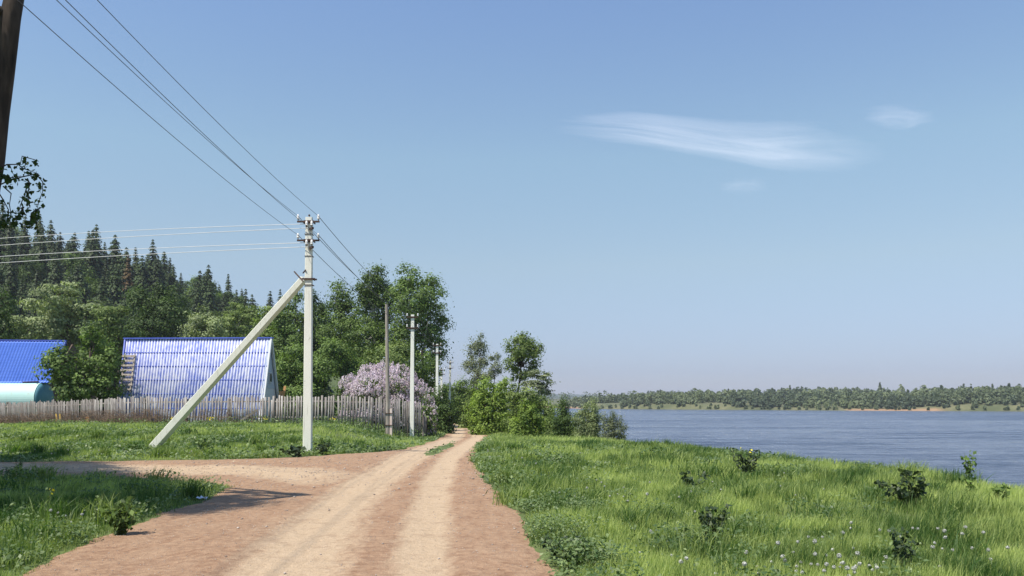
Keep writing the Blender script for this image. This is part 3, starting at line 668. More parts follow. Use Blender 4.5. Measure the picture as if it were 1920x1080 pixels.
# ------------------------------------------------------------------ houses
def lerp_(a, b, t): return a*(1-t)+b*t
def corrugated(name, A, B, C, D, pitch, amp, rows, m, parent):
    """A,B ridge ends, C,D eave ends (C below A); wave across A->B, overlapping rows down the slope"""
    A, B, C, D = [np.array(p, float) for p in (A, B, C, D)]
    nrm = np.cross(B-A, C-A); nrm /= np.linalg.norm(nrm)
    if nrm[1] > 0: nrm = -nrm
    L = np.linalg.norm(B-A); n = int(L/pitch*8); u = np.linspace(0, 1, n+1); Vs = []; Fs = []; b = 0; cr = []
    wv = amp*np.sin(u*L/pitch*2*PI)
    for k in range(rows):
        v0, v1 = k/rows, (k+1.06)/rows if k < rows-1 else 1
        top = A[None]*(1-u)[:, None]*(1-v0)+B[None]*u[:, None]*(1-v0)+C[None]*(1-u)[:, None]*v0+D[None]*u[:, None]*v0
        bot = A[None]*(1-u)[:, None]*(1-v1)+B[None]*u[:, None]*(1-v1)+C[None]*(1-u)[:, None]*v1+D[None]*u[:, None]*v1
        Vs += [top+nrm*(wv[:, None]+.006*(k % 2)), bot+nrm*(wv[:, None]+.006*(k % 2)), bot+nrm*(wv[:, None]-.003)]; cr += [wv/amp]*3
        i = np.arange(n); m1 = n+1
        Fs.append(np.stack([b+i, b+i+1, b+m1+i+1, b+m1+i], -1)); Fs.append(np.stack([b+m1+i, b+m1+i+1, b+2*m1+i+1, b+2*m1+i], -1)); b += 3*m1
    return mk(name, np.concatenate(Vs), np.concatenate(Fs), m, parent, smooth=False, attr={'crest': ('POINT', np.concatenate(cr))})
h = empty('a_frame_house', (-23.5, 60, .0))
tag(h, 'steep blue corrugated A-frame house with faded streaks behind the fence', 'house')
off = np.array([-23.5, 60, 0.])
rl, rr_ = P(237, 636, 61.8), P(508, 635, 60.0)
gl = .1
fl = np.array([X(220, 58.6), 58.6, gl]); fr = np.array([X(489, 56.9), 56.9, gl])
bl_ = 2*np.array([rl[0], rl[1], 0])-np.array([fl[0], fl[1], 0]); bl_[2] = gl; br_ = 2*np.array([rr_[0], rr_[1], 0])-np.array([fr[0], fr[1], 0]); br_[2] = gl
fr0 = fr.copy(); 
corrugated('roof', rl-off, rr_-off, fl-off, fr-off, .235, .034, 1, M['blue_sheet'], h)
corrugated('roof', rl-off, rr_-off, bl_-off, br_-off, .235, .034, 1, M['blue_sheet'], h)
rn = np.cross(rr_-rl, fl-rl); rn /= np.linalg.norm(rn); rn = rn if rn[1] < 0 else -rn
for kq in range(1, 6):
    corrugated('sheet_lap', lerp_(rl, fl, kq/6)-off+rn*.012, lerp_(rr_, fr, kq/6)-off+rn*.012, lerp_(rl, fl, kq/6+.012)-off+rn*.016, lerp_(rr_, fr, kq/6+.012)-off+rn*.016, .235, .034, 1, M['blue_trim'], h)
m_ = MB(); m_.bar(tuple(rl-off+np.array([-.15, 0, .06])), tuple(rr_-off+np.array([.15, 0, .06])), .34, .09, side=(0, 1, 0)); m_.build('ridge_cap', M['blue_trim'], h)
m_ = MB(); m_.bar(tuple(rr_-off+np.array([.05, -.02, -.02])), tuple(fr-off+np.array([.05, -.05, 0])), .10, .22, side=(1, 0, 0)); m_.bar(tuple(rr_-off+np.array([.05, .02, -.02])), tuple(br_-off+np.array([.05, .05, 0])), .10, .22, side=(1, 0, 0)); m_.build('bargeboard', M['gable_low'], h)
m_ = MB(); m_.bar(tuple(rl-off+np.array([-.06, 0, -.05])), tuple(fl-off+np.array([-.06, 0, 0])), .10, .30, side=(1, 0, 0)); m_.build('bargeboard', M['blue_trim'], h)
def lerp(a, b, t): return a*(1-t)+b*t
g1, g2 = lerp(rr_, fr, .60), lerp(rr_, br_, .60)
ins = np.array([-.10, 0, 0])
m_ = MB(); m_.add([tuple(p) for p in (rr_-off+ins, g1-off+ins, g2-off+ins)]+[tuple(p+np.array([-.08, 0, 0])) for p in (rr_-off+ins, g1-off+ins, g2-off+ins)], [(0, 1, 2), (5, 4, 3), (0, 3, 4, 1), (1, 4, 5, 2), (2, 5, 3, 0)]); m_.build('upper_gable', M['gable'], h)
ins = np.array([-.12, 0, 0]); q = [g1-off+ins, fr-off+ins, br_-off+ins, g2-off+ins]
m_ = MB(); m_.add([tuple(p) for p in q]+[tuple(p+np.array([-.08, 0, 0])) for p in q], [(0, 1, 2, 3), (7, 6, 5, 4), (0, 4, 5, 1), (1, 5, 6, 2), (2, 6, 7, 3), (3, 7, 4, 0)]); m_.build('lower_gable', M['gable_low'], h)
gc = (rr_+g1+g2)/3-off; gt = lerp(rr_, .5*(g1+g2), .78)-off
m_ = MB(); m_.box((gt[0]-.06, gt[1], gt[2]), (.10, .62, .78)); w_ = m_.build('window', M['gable_low'], h)
m_ = MB(); m_.box((gt[0]-.005, gt[1], gt[2]), (.03, .48, .62)); kk = N('dark_glass'); kk.base((.03, .045, .05)); kk.b.inputs["Roughness"].default_value = .08; m_.build('pane', kk.m, w_)
q = [lerp(rl, fl, .97)-off+np.array([.5, -.35, -.4]), lerp(rl, fl, .97)-off+np.array([3.0, -.5, -.4])]
m_ = MB(); m_.bar(tuple(fl-off+np.array([.3, -.10, .0])), tuple(fl-off+np.array([2.6, -.38, .0])), .9, .12, side=(0, 0, 1)); m_.build('plinth', M['plinth'], h)

# ladder on roof slope
def ladder():
    t0, t1 = .20, .66; a0 = lerp(rl, fl, t0); a1 = lerp(rl, fl, t1); right = (rr_-rl)/np.linalg.norm(rr_-rl)
    n = np.cross(rr_-rl, fl-rl); n /= np.linalg.norm(n); n = n if n[1] < 0 else -n
    base = a1; e = empty('roof_ladder', tuple(base)); tag(e, 'grey wooden ladder lying on the left edge of the corrugated roof', 'ladder')
    o = n*.13
    for s_ in (.02, .85):
        m = MB(); m.bar(tuple(a0+right*(s_+.1)+o-base), tuple(a1+right*s_+o-base), .09, .06, side=tuple(right)); m.build('rail', M['oldwood'], e)
    for i in range(8):
        c = lerp(a0, a1, .06+i*.125); m = MB(); m.bar(tuple(c+right*(-.08)+o*1.5-base), tuple(c+right*1.02+o*1.5-base), .17, .05, side=tuple((a1-a0)/np.linalg.norm(a1-a0))); m.build('rung', M['oldwood'], e)
ladder()
# plain blue roof house at left edge
h2 = empty('blue_roof_house', (-41, 67, 0)); tag(h2, 'house with a plain bright blue metal tile roof at the left edge', 'house')
off = np.array([-41, 67, 0.])
A, B = P(-160, 638, 67), P(123, 640, 67); C, D = P(-190, 722, 62.6), P(93, 718, 62.6)
L = B[0]-A[0]
def tileroof(A, B, C, D, parent, flip=False):
    A, B, C, D = [p-off for p in (A, B, C, D)]; n = np.cross(B-A, C-A); n /= np.linalg.norm(n)
    n = n if n[2] > 0 else -n
    nu, rows = 260, 15; u = np.linspace(0, 1, nu+1); Vs = []; Fs = []; b = 0; LL = np.linalg.norm(B-A)
    wv = .032*np.sin(u*LL/.26*2*PI)
    for k_ in range(rows):
        for v_, off_ in ((k_/rows, 0.), ((k_+1)/rows, .06)):
            row = (A*(1-v_)+C*v_)[None]*(1-u)[:, None]+(B*(1-v_)+D*v_)[None]*u[:, None]+n*(wv+off_)[:, None]; Vs.append(row)
    R_ = len(Vs); i = np.arange(nu)
    for k_ in range(R_-1): Fs.append(np.stack([k_*(nu+1)+i, k_*(nu+1)+i+1, (k_+1)*(nu+1)+i+1, (k_+1)*(nu+1)+i], -1))
    return mk('roof', np.concatenate(Vs), np.concatenate(Fs), M['blue_tile'], parent)
tileroof(A, B, C, D, h2)
C2, D2 = A*2-C, B*2-D; C2[2], D2[2] = C[2], D[2]; tileroof(A, B, C2, D2, h2)
m_ = MB(); m_.bar(tuple(A-off+np.array([0, 0, .06])), tuple(B-off+np.array([.05, 0, .06])), .3, .08, side=(0, 1, 0)); m_.bar(tuple(B-off+np.array([.03, 0, -.02])), tuple(D-off+np.array([.03, 0, -.02])), .06, .2, side=(1, 0, 0)); m_.build('ridge_cap', M['blue_trim'], h2)
m_ = MB(); w0, w1 = C-off+np.array([1, .7, -.25]), D-off+np.array([-.6, .7, -.25]); b0 = C2-off+np.array([1, -.7, -.25])
m_.box(((w0[0]+w1[0])/2, (w0[1]+b0[1])/2, w0[2]/2), (w1[0]-w0[0], b0[1]-w0[1], w0[2])); m_.build('wall', M['logs'], h2)
gB = B-off; m_ = MB(); xg = w1[0]
m_.add([(xg, w1[1], w1[2]), (xg, b0[1], w1[2]), (xg, gB[1], gB[2]-.25), (xg-.1, w1[1], w1[2]), (xg-.1, b0[1], w1[2]), (xg-.1, gB[1], gB[2]-.25)], [(0, 1, 2), (5, 4, 3), (0, 3, 4, 1), (1, 4, 5, 2), (2, 5, 3, 0)]); m_.build('gable', M['logs'], h2)

# turquoise tank
d_t = 63.; R_t = 1.30; cx, cz = X(83, d_t), Z(748, d_t)
t = empty('storage_tank', (cx-2.6, d_t, float(height(cx-2.6, d_t)))); tag(t, 'turquoise horizontal cylindrical tank behind the fence at the left', 'tank')
bz_t = t.location.z; Mx = Matrix.Rotation(math.radians(90), 3, 'Y')
m_ = MB(); m_.lathe([(R_t-.001, -2.9), (R_t, -2.88), (R_t, -1.0), (R_t+.012, -1.0), (R_t+.012, -.94), (R_t, -.94), (R_t, 2.5), (R_t+.02, 2.5), (R_t+.02, 2.56), (R_t-.05, 2.56)], 48, (0, 0, cz-bz_t), Mx); m_.build('tank_shell', M['tank'], t, smooth=False)
m_ = MB(); m_.lathe([(R_t-.04, 2.55), (R_t*.98, 2.60), (R_t*.85, 2.74), (R_t*.55, 2.86), (R_t*.2, 2.91), (.02, 2.92)], 48, (0, 0, cz-bz_t), Mx); m_.build('tank_end', M['tank_end'], t, smooth=True)
for xx in (-1.8, 1.6):
    m_ = MB(); m_.box((xx, 0, (cz-bz_t-R_t)/2+.12), (.25, 2.0, cz-bz_t-R_t+.3)); m_.build('cradle', M['steel'], t)
m_ = MB(); m_.box((1.75, -.2, cz-bz_t+R_t+.05), (1.3, .5, .06), Matrix.Rotation(math.radians(-2), 3, 'Y')); m_.build('top_plank', M['steel'], t)
m_ = MB(); m_.tube([(-1.2, -.2, cz-bz_t+R_t-.05), (-1.2, -.2, cz-bz_t+R_t+.12)], .25, 14); m_.build('hatch', M['tank'], t)

# ------------------------------------------------------------------ picket fence
fp = [(-90, 761, 64), (0, 757, 59.5), (120, 753, 54), (240, 747, 49.3), (500, 745, 46.5), (640, 744, 45.6), (735, 748, 46.8), (793, 760, 49.8)]
FPT = np.array([(X(a, d), d, Z(b_, d)) for a, b_, d in fp])
fl_ = np.linalg.norm(np.diff(FPT[:, :2], axis=0), axis=1); fc = np.concatenate([[0], np.cumsum(fl_)])
def fpos(s_): return np.array([np.interp(s_, fc, FPT[:, i]) for i in range(3)])
fence = empty('picket_fence', tuple(fpos(fc[-1]/2)*np.array([1, 1, 0]))); tag(fence, 'long weathered grey picket fence in front of the two blue-roofed houses', 'fence')
fo = np.array(fence.location); r = np.random.default_rng(21)
TOTAL = fc[-1]; bay = 3.0; s_ = 0.0; bi = 0; bays = []
cur_V = []; cur_F = []; cur_v = []
def pbox(c, dirv, w, th, z0, z1, lean, slope):
    dx, dy = dirv; nx_, ny_ = -dy, dx
    vs = []
    for z_, l_ in ((z0, 0), (z1, lean)):
        for a, b2 in ((-1, -1), (1, -1), (1, 1), (-1, 1)):
            zz = z_+(slope*a if z_ == z1 else 0)
            vs.append((c[0]+dx*(a*w/2+l_)+nx_*b2*th/2, c[1]+dy*(a*w/2+l_)+ny_*b2*th/2, zz))
    return vs
QB = np.array([(3, 2, 1, 0), (4, 5, 6, 7), (0, 1, 5, 4), (1, 2, 6, 5), (2, 3, 7, 6), (3, 0, 4, 7)])
nb = int(math.ceil(TOTAL/bay))
for bi in range(nb):
    sa, sb = bi*bay, min((bi+1)*bay, TOTAL); V = []; F = []; v = []; s_ = sa
    while s_ < sb-.05:
        p = fpos(s_); q = fpos(min(s_+.1, TOTAL)); dv = (q-p)[:2]; dv = dv/(np.linalg.norm(dv)+1e-9) if np.linalg.norm(dv) > 0 else np.array([1., 0])
        w = r.uniform(.085, .125); g = r.uniform(.045, .10)*(1.45 if -21 < p[0] < -14 else 1)
        if r.uniform() < .035: s_ += w+g; continue
        gz = float(height(p[0], p[1])); top = p[2]+.05+r.normal()*.05; lean = r.normal()*.02
        if p[0] < -30: lean -= .06
        if r.uniform() < .05: top -= .15
        vs = pbox(p-fo, dv, w, .022, gz-.05-fo[2], top-fo[2], lean, r.normal()*.008)
        F.append(QB+len(V)); V += vs; v += [np.clip((.25 if p[0] < -27 else .62)+r.normal()*.2, 0, 1)]*6; s_ += w+g
    if V: mk('picket_panel', np.array(V), np.concatenate(F), M['fence'], fence, attr={'v': ('FACE', np.array(v))})
    a, c_ = fpos(sa), fpos(sb); nrm = np.array([-(c_-a)[1], (c_-a)[0]]); nrm /= np.linalg.norm(nrm); nrm = nrm if nrm[1] > 0 else -nrm
    for f_ in (.24, 1.15):
        m = MB(); A_ = a-fo+np.array([nrm[0]*.035, nrm[1]*.035, -f_]); B_ = c_-fo+np.array([nrm[0]*.035, nrm[1]*.035, -f_]); m.bar(tuple(A_), tuple(B_), .04, .08, side=(nrm[0], nrm[1], 0)); m.build('rail', M['oldwood'], fence)
    m = MB(); gz = float(height(a[0], a[1])); m.bar((a[0]-fo[0]+nrm[0]*.11, a[1]-fo[1]+nrm[1]*.11, gz-.3), (a[0]-fo[0]+nrm[0]*.11, a[1]-fo[1]+nrm[1]*.11, a[2]+r.uniform(-.1, .12)), .1, .1); m.build('post', M['greywood'], fence)
# returning dark corner section running away along the lilac
c0 = fpos(TOTAL); cf = empty('corner_fence', (c0[0], c0[1], float(height(c0[0], c0[1])))); tag(cf, 'short dark board fence turning away from the track at the corner of the picket fence', 'fence')
V = []; F = []; v = []
for i in range(26):
    p = np.array([.10+.012*i, .10+i*.20, 0]); F.append(QB+len(V)); V += pbox(p, (.06, .998), .15, .022, -.2, 1.32+r.normal()*.03, 0, 0); v += [np.clip(.05+r.normal()*.08, 0, 1)]*6
mk('picket_panel', np.array(V), np.concatenate(F), M['fence'], cf, attr={'v': ('FACE', np.array(v))})
m = MB(); m.bar((.02, .02, -.2), (.02, .02, 1.45), .13, .13); m.build('post', M['greywood'], cf)
for z_ in (.4, 1.1):
    m = MB(); m.bar((.04, .1, z_), (.36, 5.2, z_), .04, .08); m.build('rail', M['greywood'], cf)
# leaning board
a, c_ = P(452, 789, 46.4), P(481, 769, 46.2); m = MB(); m.bar((0, 0, 0), tuple(c_-a), .05, .14, side=(0, 1, 0)); o = m.build('loose_board', M['greywood']); o.location = tuple(a)
tag(o, 'grey loose board leaning diagonally against the fence in front of the corrugated roof', 'board')
for px, lab in ((108, 'yellow wooden stake at the fence foot, left one of the close pair'), (114, 'yellow wooden stake at the fence foot, right one of the close pair')):
    p = P(px, 797, 53.6); gz = float(height(p[0], p[1])); m = MB(); m.bar((0, 0, -.1), (-.10 if px == 108 else -.06, .0, .62+.2), .085, .05); o = m.build('stake', M['yellow']); o.location = (p[0], p[1], gz); tag(o, lab, 'stake')
p = P(165, 792, 51.9); m = MB(); m.bar((0, 0, -.1), (0, .02, .55), .24, .03); o = m.build('board', M['orange']); o.location = (p[0], p[1]-.1, float(height(p[0], p[1]))); tag(o, 'short orange board standing at the fence foot below the maple', 'board')
p = P(519, 742, 62); m = MB(); m.bar((0, 0, 0), (.35, .1, 2.5), .55, .12, .3); m.bar((.3, 0, 1.2), (.65, 0, 2.9), .18, .1); o = m.build('plank_stack', M['orange']); o.location = (p[0], p[1], float(height(p[0], p[1]))); tag(o, 'orange boards standing upright just right of the corrugated house', 'boards')

# ------------------------------------------------------------------ poles
ARMS = {}
def insulator(x, y, z, e):
    m = MB(); m.tube([(x, y, z), (x, y, z+.07)], .012, 6); pin = m.build('insulator_pin', M['steel'], e)
    m = MB(); m.lathe([(.030, .05), (.045, .055), (.045, .09), (.030, .10), (.043, .115), (.040, .155), (.028, .165), (.034, .185), (.02, .20)], 12, (x, y, z)); m.build('insulator', M['ceramic'], e, smooth=True)
def concrete_pole(px, d, ytop, label, top_arm, low_arm, zb=None, side=False, wb=.27, wt=.20, lean=0, arms=True, hw=.32):
    x = X(px, d); gz = float(height(x, d)) if zb is None else zb; zt = Z(ytop, d)
    e = empty('utility_pole', (x, d, gz)); tag(e, label, 'utility pole')
    H = zt-gz; m = MB(); l = lean
    # trapezoid section with chamfered edges
    def sec(w, z, lx):
        f, b_, t_ = w/2, w*.40, w*.46; c = w*.09
        return [(-f+c+lx, -t_, z), (f-c+lx, -t_, z), (f+lx, -t_+c, z), (b_+lx, t_-c, z), (b_-c+lx, t_, z), (-b_+c+lx, t_, z), (-b_+lx, t_-c, z), (-f+lx, -t_+c, z)]
    Vv = []; zs = np.linspace(-.3, H, 9)
    for z_ in zs: Vv += sec(wb+(wt-wb)*z_/H, z_, l*z_/H)
    Fv = [tuple(range(7, -1, -1)), tuple(64+i for i in range(8))]+[(k*8+i, k*8+(i+1) % 8, (k+1)*8+(i+1) % 8, (k+1)*8+i) for k in range(8) for i in range(8)]
    m.add(Vv, Fv); m.build('shaft', M['concrete'], e)
    pts = []
    if arms:
        for ya in (top_arm, low_arm):
            z_ = Z(ya, d)-gz; xl = l*z_/H; yf = -wt/2-.04
            m = MB(); m.box((xl, yf, z_), (2*hw+.06, .05, .05)); m.box((xl, yf+.035, z_), (wt+.10, .02, .10)); m.box((xl-wt/2-.03, 0, z_), (.03, wt+.1, .04)); m.box((xl+wt/2+.03, 0, z_), (.03, wt+.1, .04)); a = m.build('crossarm', M['steel'], e)
            for s_ in (-1, 1):
                insulator(xl+s_*hw, yf, z_+.025, a); pts.append((x+xl+s_*hw, d+yf, gz+z_+.17))
    ARMS[px] = pts
    return e, x, gz, H
e1, x1, gz1, H1 = concrete_pole(577.5, 25.3, 408, 'nearest and tallest concrete utility pole with a slanting brace', 417.5, 452.5, lean=.05, wb=.285, wt=.215)
# peak pin, side arms, bands
m = MB(); m.tube([(.04, 0, H1-.02), (.04, 0, H1+.08)], .012, 6); m.lathe([(.03, 0), (.035, .03), (.015, .05)], 8, (.04, 0, H1+.05)); m.build('peak_pin', M['steel'], e1)
SIDE = []
for ya in (430, 465):
    z_ = Z(ya, 25.3)-gz1; m = MB(); m.bar((-.12, .30, z_+.03), (.26, -.42, z_-.05), .07, .06, side=(0, 0, 1)); a = m.build('side_arm', M['steel'], e1)
    insulator(.21, -.36, z_-.01, a); insulator(-.0, -.17, z_+.03, a)
    SIDE += [(x1-.02, 25.3-.14, gz1+z_+.14), (x1+.05, 25.3-.2, gz1+z_+.0)]
for z_ in (Z(481, 25.3)-gz1, Z(440, 25.3)-gz1, Z(535, 25.3)-gz1):
    m = MB(); w = .225 if z_ > 6 else .25; m.box((.04, 0, z_), (w+.02, w+.01, .018)); m.build('steel_band', M['steel'], e1)
# brace
ba = np.array(P(281, 836, 29.0)); ba[2] = float(height(ba[0], ba[1]))-.15; bt = P(571, 522, 25.75)
o_ = np.array([x1, 25.3, gz1]); m = MB(); m.bar(tuple(ba-o_), tuple(bt-o_), .30, .27, .22, .20, side=(.2, 1, 0)); br = m.build('brace', M['concrete'], e1, bevel=.02)
m = MB(); zc = Z(524, 25.3)-gz1; m.box((.04, -.13, zc), (.42, .03, .05)); m.box((.04, .13, zc+.02), (.42, .03, .05)); m.bar((.20, -.14, zc), (.26, -.10, zc-.03), .06, .05)
m.bar((-.42, -.05, zc+.24), (-.12, -.15, zc-.08), .04, .05); m.bar((-.16, .0, zc+.20), (-.04, -.14, zc+.28), .03, .03); m.build('brace_clamp', M['steel'], e1)
concrete_pole(772.5, 48, 590, 'second concrete pole with dark crossarms in front of the lilac', 595, 615.5, wb=.26, wt=.20, lean=.05)
concrete_pole(819.5, 68, 645, 'third concrete pole beside the small corner lilac', 648, 662, wb=.26, wt=.2, lean=.02)
concrete_pole(842.5, 90, 677, 'farthest clearly visible concrete pole standing right of the track foliage', 680.5, 690.5, wb=.26, wt=.2, lean=.12)
concrete_pole(828, 79, 691, 'thin distant pole half hidden between the third and the farthest concrete pole', 694, 702, wb=.24, wt=.18)
concrete_pole(814, 80, 697, 'short distant pole top showing just left of the third concrete pole', 700, 707, wb=.24, wt=.18)
# wooden pole with concrete stub
dw = 45.2; xw = X(727, dw); gw = float(height(xw, dw)); e = empty('wooden_pole', (xw, dw, gw)); tag(e, 'bare grey wooden pole strapped to a short pale concrete stub at the fence', 'pole')
m = MB(); zt = Z(570, dw)-gw; m.tube([(0, 0, .1), (.0, 0, zt*.3), (-.03, 0, zt*.6), (-.06, 0, zt)], [.12, .115, .10, .085], 12); m.build('shaft', M['oldwood'], e)
m = MB(); m.bar((.19, -.03, -.3), (.19, -.03, Z(766, dw)-gw), .13, .17, .12, .15); m.build('concrete_stub', M['plinth'], e)
for yy in (775, 797):
    m = MB(); m.box((.07, -.01, Z(yy, dw)-gw), (.42, .30, .03)); m.build('wire_binding', M['steel'], e)
dw = 75; xw = X(791.5, dw); gw = float(height(xw, dw)); e = empty('wooden_pole', (xw, dw, gw)); tag(e, 'dark wooden pole with two white insulators against the tall trees', 'pole')
m = MB(); zt = Z(656, dw)-gw; m.tube([(0, 0, -.1), (0, 0, zt*.5), (0, 0, zt)], [.14, .12, .10], 10); m.build('shaft', M['darkbark'], e)
for xx, yy in ((-.12, 660), (.22, 671)): insulator(xx, -.1, Z(yy, dw)-gw-.1, e)

# wires
def wire(a, b_, sag, rad, m, label, group=None, n=28):
    a, b_ = np.array(a, float), np.array(b_, float); t = np.linspace(0, 1, n)[:, None]; p = a*(1-t)+b_*t; p[:, 2] -= (4*sag*t*(1-t))[:, 0]
    V, F = tube(p-a, rad, 5); o = mk('power_line', V, F, M[m], smooth=True, loc=tuple(a)); tag(o, label, 'power line', group)
A1 = ARMS[577.5]; _nm = ('upper left', 'upper right', 'lower left', 'lower right')
ord_ = ('upper-left', 'upper-right', 'lower-left', 'lower-right')
# span to the pole behind the photographer: aim so each wire leaves the frame where the photo shows it
for i, (pxe, yb) in enumerate(((123, 0), (198, 0), (52, 0), (137, 0))):
    a = np.array(A1[i if i != 3 else 3]); zb = a[2]+.1
    # direction set so that the wire crosses the top edge at that pixel
    dtop = (zb-.35-EYE)*F_PX/752; xt = X(pxe, dtop); t = (a[1]-dtop)/(a[1]+3.0); xb = a[0]+(xt-a[0])/t
    wire(a, (xb, -3.0, zb), .42 if i != 3 else .40, .0058, 'darkwire', 'dark overhead wire from the %s insulator of the nearest pole to the top left' % ord_[i])
A2 = ARMS[772.5]; A3 = ARMS[819.5]; A4 = ARMS[842.5]
for i in range(4):
    wire(A1[i], A2[i], .35, .010, 'darkwire', 'wire from the %s insulator of the nearest pole descending to the second pole' % ord_[i])
    wire(A2[i], A3[i], .25, .010, 'darkwire', 'thin wire strung between the second and third concrete poles', 'wires between second and third poles')
    wire(A3[i], A4[i], .25, .010, 'darkwire', 'thin wire strung between the third and the farthest concrete pole', 'wires between third and farthest poles')
yl = (447, 460, 481, 493)
for i in range(4):
    a = np.array(SIDE[i]); dl = 30.5; pl = P(0, yl[i], dl); pe = a+(pl-a)*2.0; pe[2] = a[2]+(pl[2]+.0-a[2])*1.0+.15
    # sag chosen so the wire passes the point pl halfway
    sag = (a[2]+pe[2])/2-pl[2]
    wire(a, pe, sag, .0095, 'wire', 'pale sunlit wire running left from the nearest pole, %s of four' % ('highest', 'second highest', 'third highest', 'lowest')[i])

# ------------------------------------------------------------------ near birch at left edge and its neighbour (throws the shade)
def near_tree(label, base, pathp, radii, lobes, seed, nleaf, leaf=.085):
    r = np.random.default_rng(seed); gz = float(height(base[0], base[1])); e = empty('birch_tree', (base[0], base[1], gz)); tag(e, label, 'tree')
    o = np.array([base[0], base[1], gz]); p = np.array(pathp)-o
    parts = [tube(p, radii, 14)]
    L = [(a-o[0], b_-o[1], c-o[2], q) for a, b_, c, q in lobes]
    for l in L:
        c = np.array(l[:3]); i = int(np.argmin(np.abs(p[:, 2]-(c[2]-l[3])))); parts.append(tube(bent(r, p[max(i, 1)], c, 6), np.linspace(.07, .02, 6), 6))
    V, F, v, cc = crown(r, L, leaf, nleaf, .5, .8, droop=.3, hang=.6)
    for j in r.choice(len(cc), min(len(cc), 160), replace=False):
        k_ = int(np.argmin([np.linalg.norm(cc[j]-np.array(l[:3])) for l in L])); parts.append(tube(bent(r, np.array(L[k_][:3]), cc[j], 3), [.015, .01, .004], 3))
    tV, tF = join(parts); mk('trunk', tV, tF, M['darkbark'], e, smooth=True); mk('crown', V, F, M['birchleaf'], e, attr={'v': ('FACE', v)})
    return e, o, r
TY = 11.0
tp = [(-7.9, TY, -.2), (X(-62, TY), TY, Z(560, TY)), (X(-30, TY), TY, Z(400, TY)), (X(-12, TY), TY, Z(300, TY)), (X(-3, TY), TY, Z(215, TY)), (X(5, TY), TY, Z(140, TY)), (X(20, TY), TY, Z(30, TY)), (X(24, TY), TY+.1, Z(-40, TY)), (-7.25, TY+.1, 7.95), (-8.0, TY+.1, 8.7), (-9.0, TY+.1, 9.4)]
e, o, r = near_tree('near dark-trunked birch leaning along the left edge with hanging leafy twigs', (-7.9, TY), tp, [.19, .155, .14, .135, .13, .14, .125, .12, .10, .08, .04],
    [(-8.7, 9.6, 8.2, 1.1), (-12.8, 11.6, 7.4, 1.5), (-12.0, 9.6, 9.0, 1.4), (-13.4, 12.4, 9.2, 1.6), (-11.3, 10.4, 8.7, 1.4), (-12.2, 11.6, 9.3, 1.6), (-12.4, 9.6, 8.0, 1.5), (-10.9, 9.8, 9.6, 1.2), (-12.6, 12.6, 8.3, 1.6), (-11.4, 10.8, 7.0, 1.4), (-13.2, 10.6, 9.6, 1.5), (-10.6, 9.2, 8.0, 1.2), (-13.4, 9.0, 7.4, 1.4), (-12.2, 12.2, 9.6, 1.3), (-12.2, 8.6, 7.0, 1.2)], 301, 1.3)
# hanging twigs
TW = [[(0, 318), (20, 312), (34, 306), (48, 296), (62, 298), (68, 300)], [(0, 345), (15, 338), (35, 330), (52, 324), (70, 326), (77, 340), (79, 360), (74, 382), (68, 405), (66, 428)],
      [(34, 307), (48, 318), (70, 325)], [(50, 296), (51, 308), (50, 320)], [(0, 328), (18, 333), (40, 330)], [(46, 332), (53, 345), (52, 362), (50, 388)], [(53, 345), (41, 368), (38, 385), (37, 402)], [(8, 350), (19, 362), (20, 385), (19, 402), (10, 415)], [(0, 362), (9, 375), (12, 392), (14, 410)], [(38, 385), (32, 405), (28, 418)], [(72, 390), (60, 400), (58, 425)]]
Vs = []; C = []
for q, tw in enumerate(TW):
    dq = TY-.3+.12*(q % 4); pts = np.array([P(a, b_, dq) for a, b_ in tw]); pts[:, 1] += r.normal(size=len(pts))*.04
    Vs.append(tube(pts-o, np.linspace(.010, .004, len(pts)), 4))
    # leaves
    dens = (22, 60, 8, 14, 16, 30, 26, 16, 10, 16, 34)[q]
    for _ in range(dens):
        t_ = r.uniform(.05 if q != 7 else .6, 1)*(len(pts)-1); i = min(int(t_), len(pts)-2); f = t_-i; C.append(pts[i]*(1-f)+pts[i+1]*f+r.normal(size=3)*np.array([.022, .03, .022])+np.array([0, 0, -.03])-o)
for (a, b_, n, s_) in ((8, 333, 60, 10), (20, 350, 12, 6), (5, 420, 45, 10), (22, 420, 40, 9), (34, 408, 30, 7), (3, 388, 14, 5), (66, 405, 40, 6), (60, 418, 30, 5), (73, 348, 16, 4), (50, 372, 20, 5), (28, 330, 14, 5)):
    for _ in range(int(n*.65)): C.append(P(a+r.normal()*s_*.6, b_+r.normal()*s_*.6, TY-.2+r.normal()*.15)-o)
V, F = join(Vs); mk('twigs', V, F, M['darkbark'], e)
C = np.array(C); V, F = leaves(r, C, .062, np.tile([.2, -.6, .5], (len(C), 1)), .75, jit=.9, droop=.5); mk('twig_leaves', V, F, M['birchleaf'], e, attr={'v': ('FACE', r.uniform(0, .8, len(C)))})
near_tree('second birch outside the left edge throwing the broad shade', (-16.2, 13.5), [(-16.2, 13.5, -.2), (-16, 13.5, 3), (-15.8, 13.4, 6), (-15.6, 13.4, 10.5)], [.2, .17, .13, .05],
    [(-13.6, 12.6, 8.2, 1.7), (-15.2, 13.8, 9.2, 1.9), (-14.6, 11.4, 7.4, 1.6), (-16.6, 12.4, 8.2, 1.9), (-13.4, 14.6, 7.6, 1.5), (-14.8, 15.6, 8.8, 1.5), (-15.6, 10.0, 6.0, 1.6), (-14.0, 13.2, 6.2, 1.4), (-14.2, 14.2, 8.2, 1.6), (-13.9, 11.0, 8.8, 1.5), (-15.4, 12.6, 7.0, 1.6), (-16.6, 10.6, 8.0, 1.7), (-17.4, 14.4, 9.0, 1.8), (-16.0, 16.6, 9.6, 1.4), (-14.6, 9.0, 6.6, 1.4)], 302, 1.3)

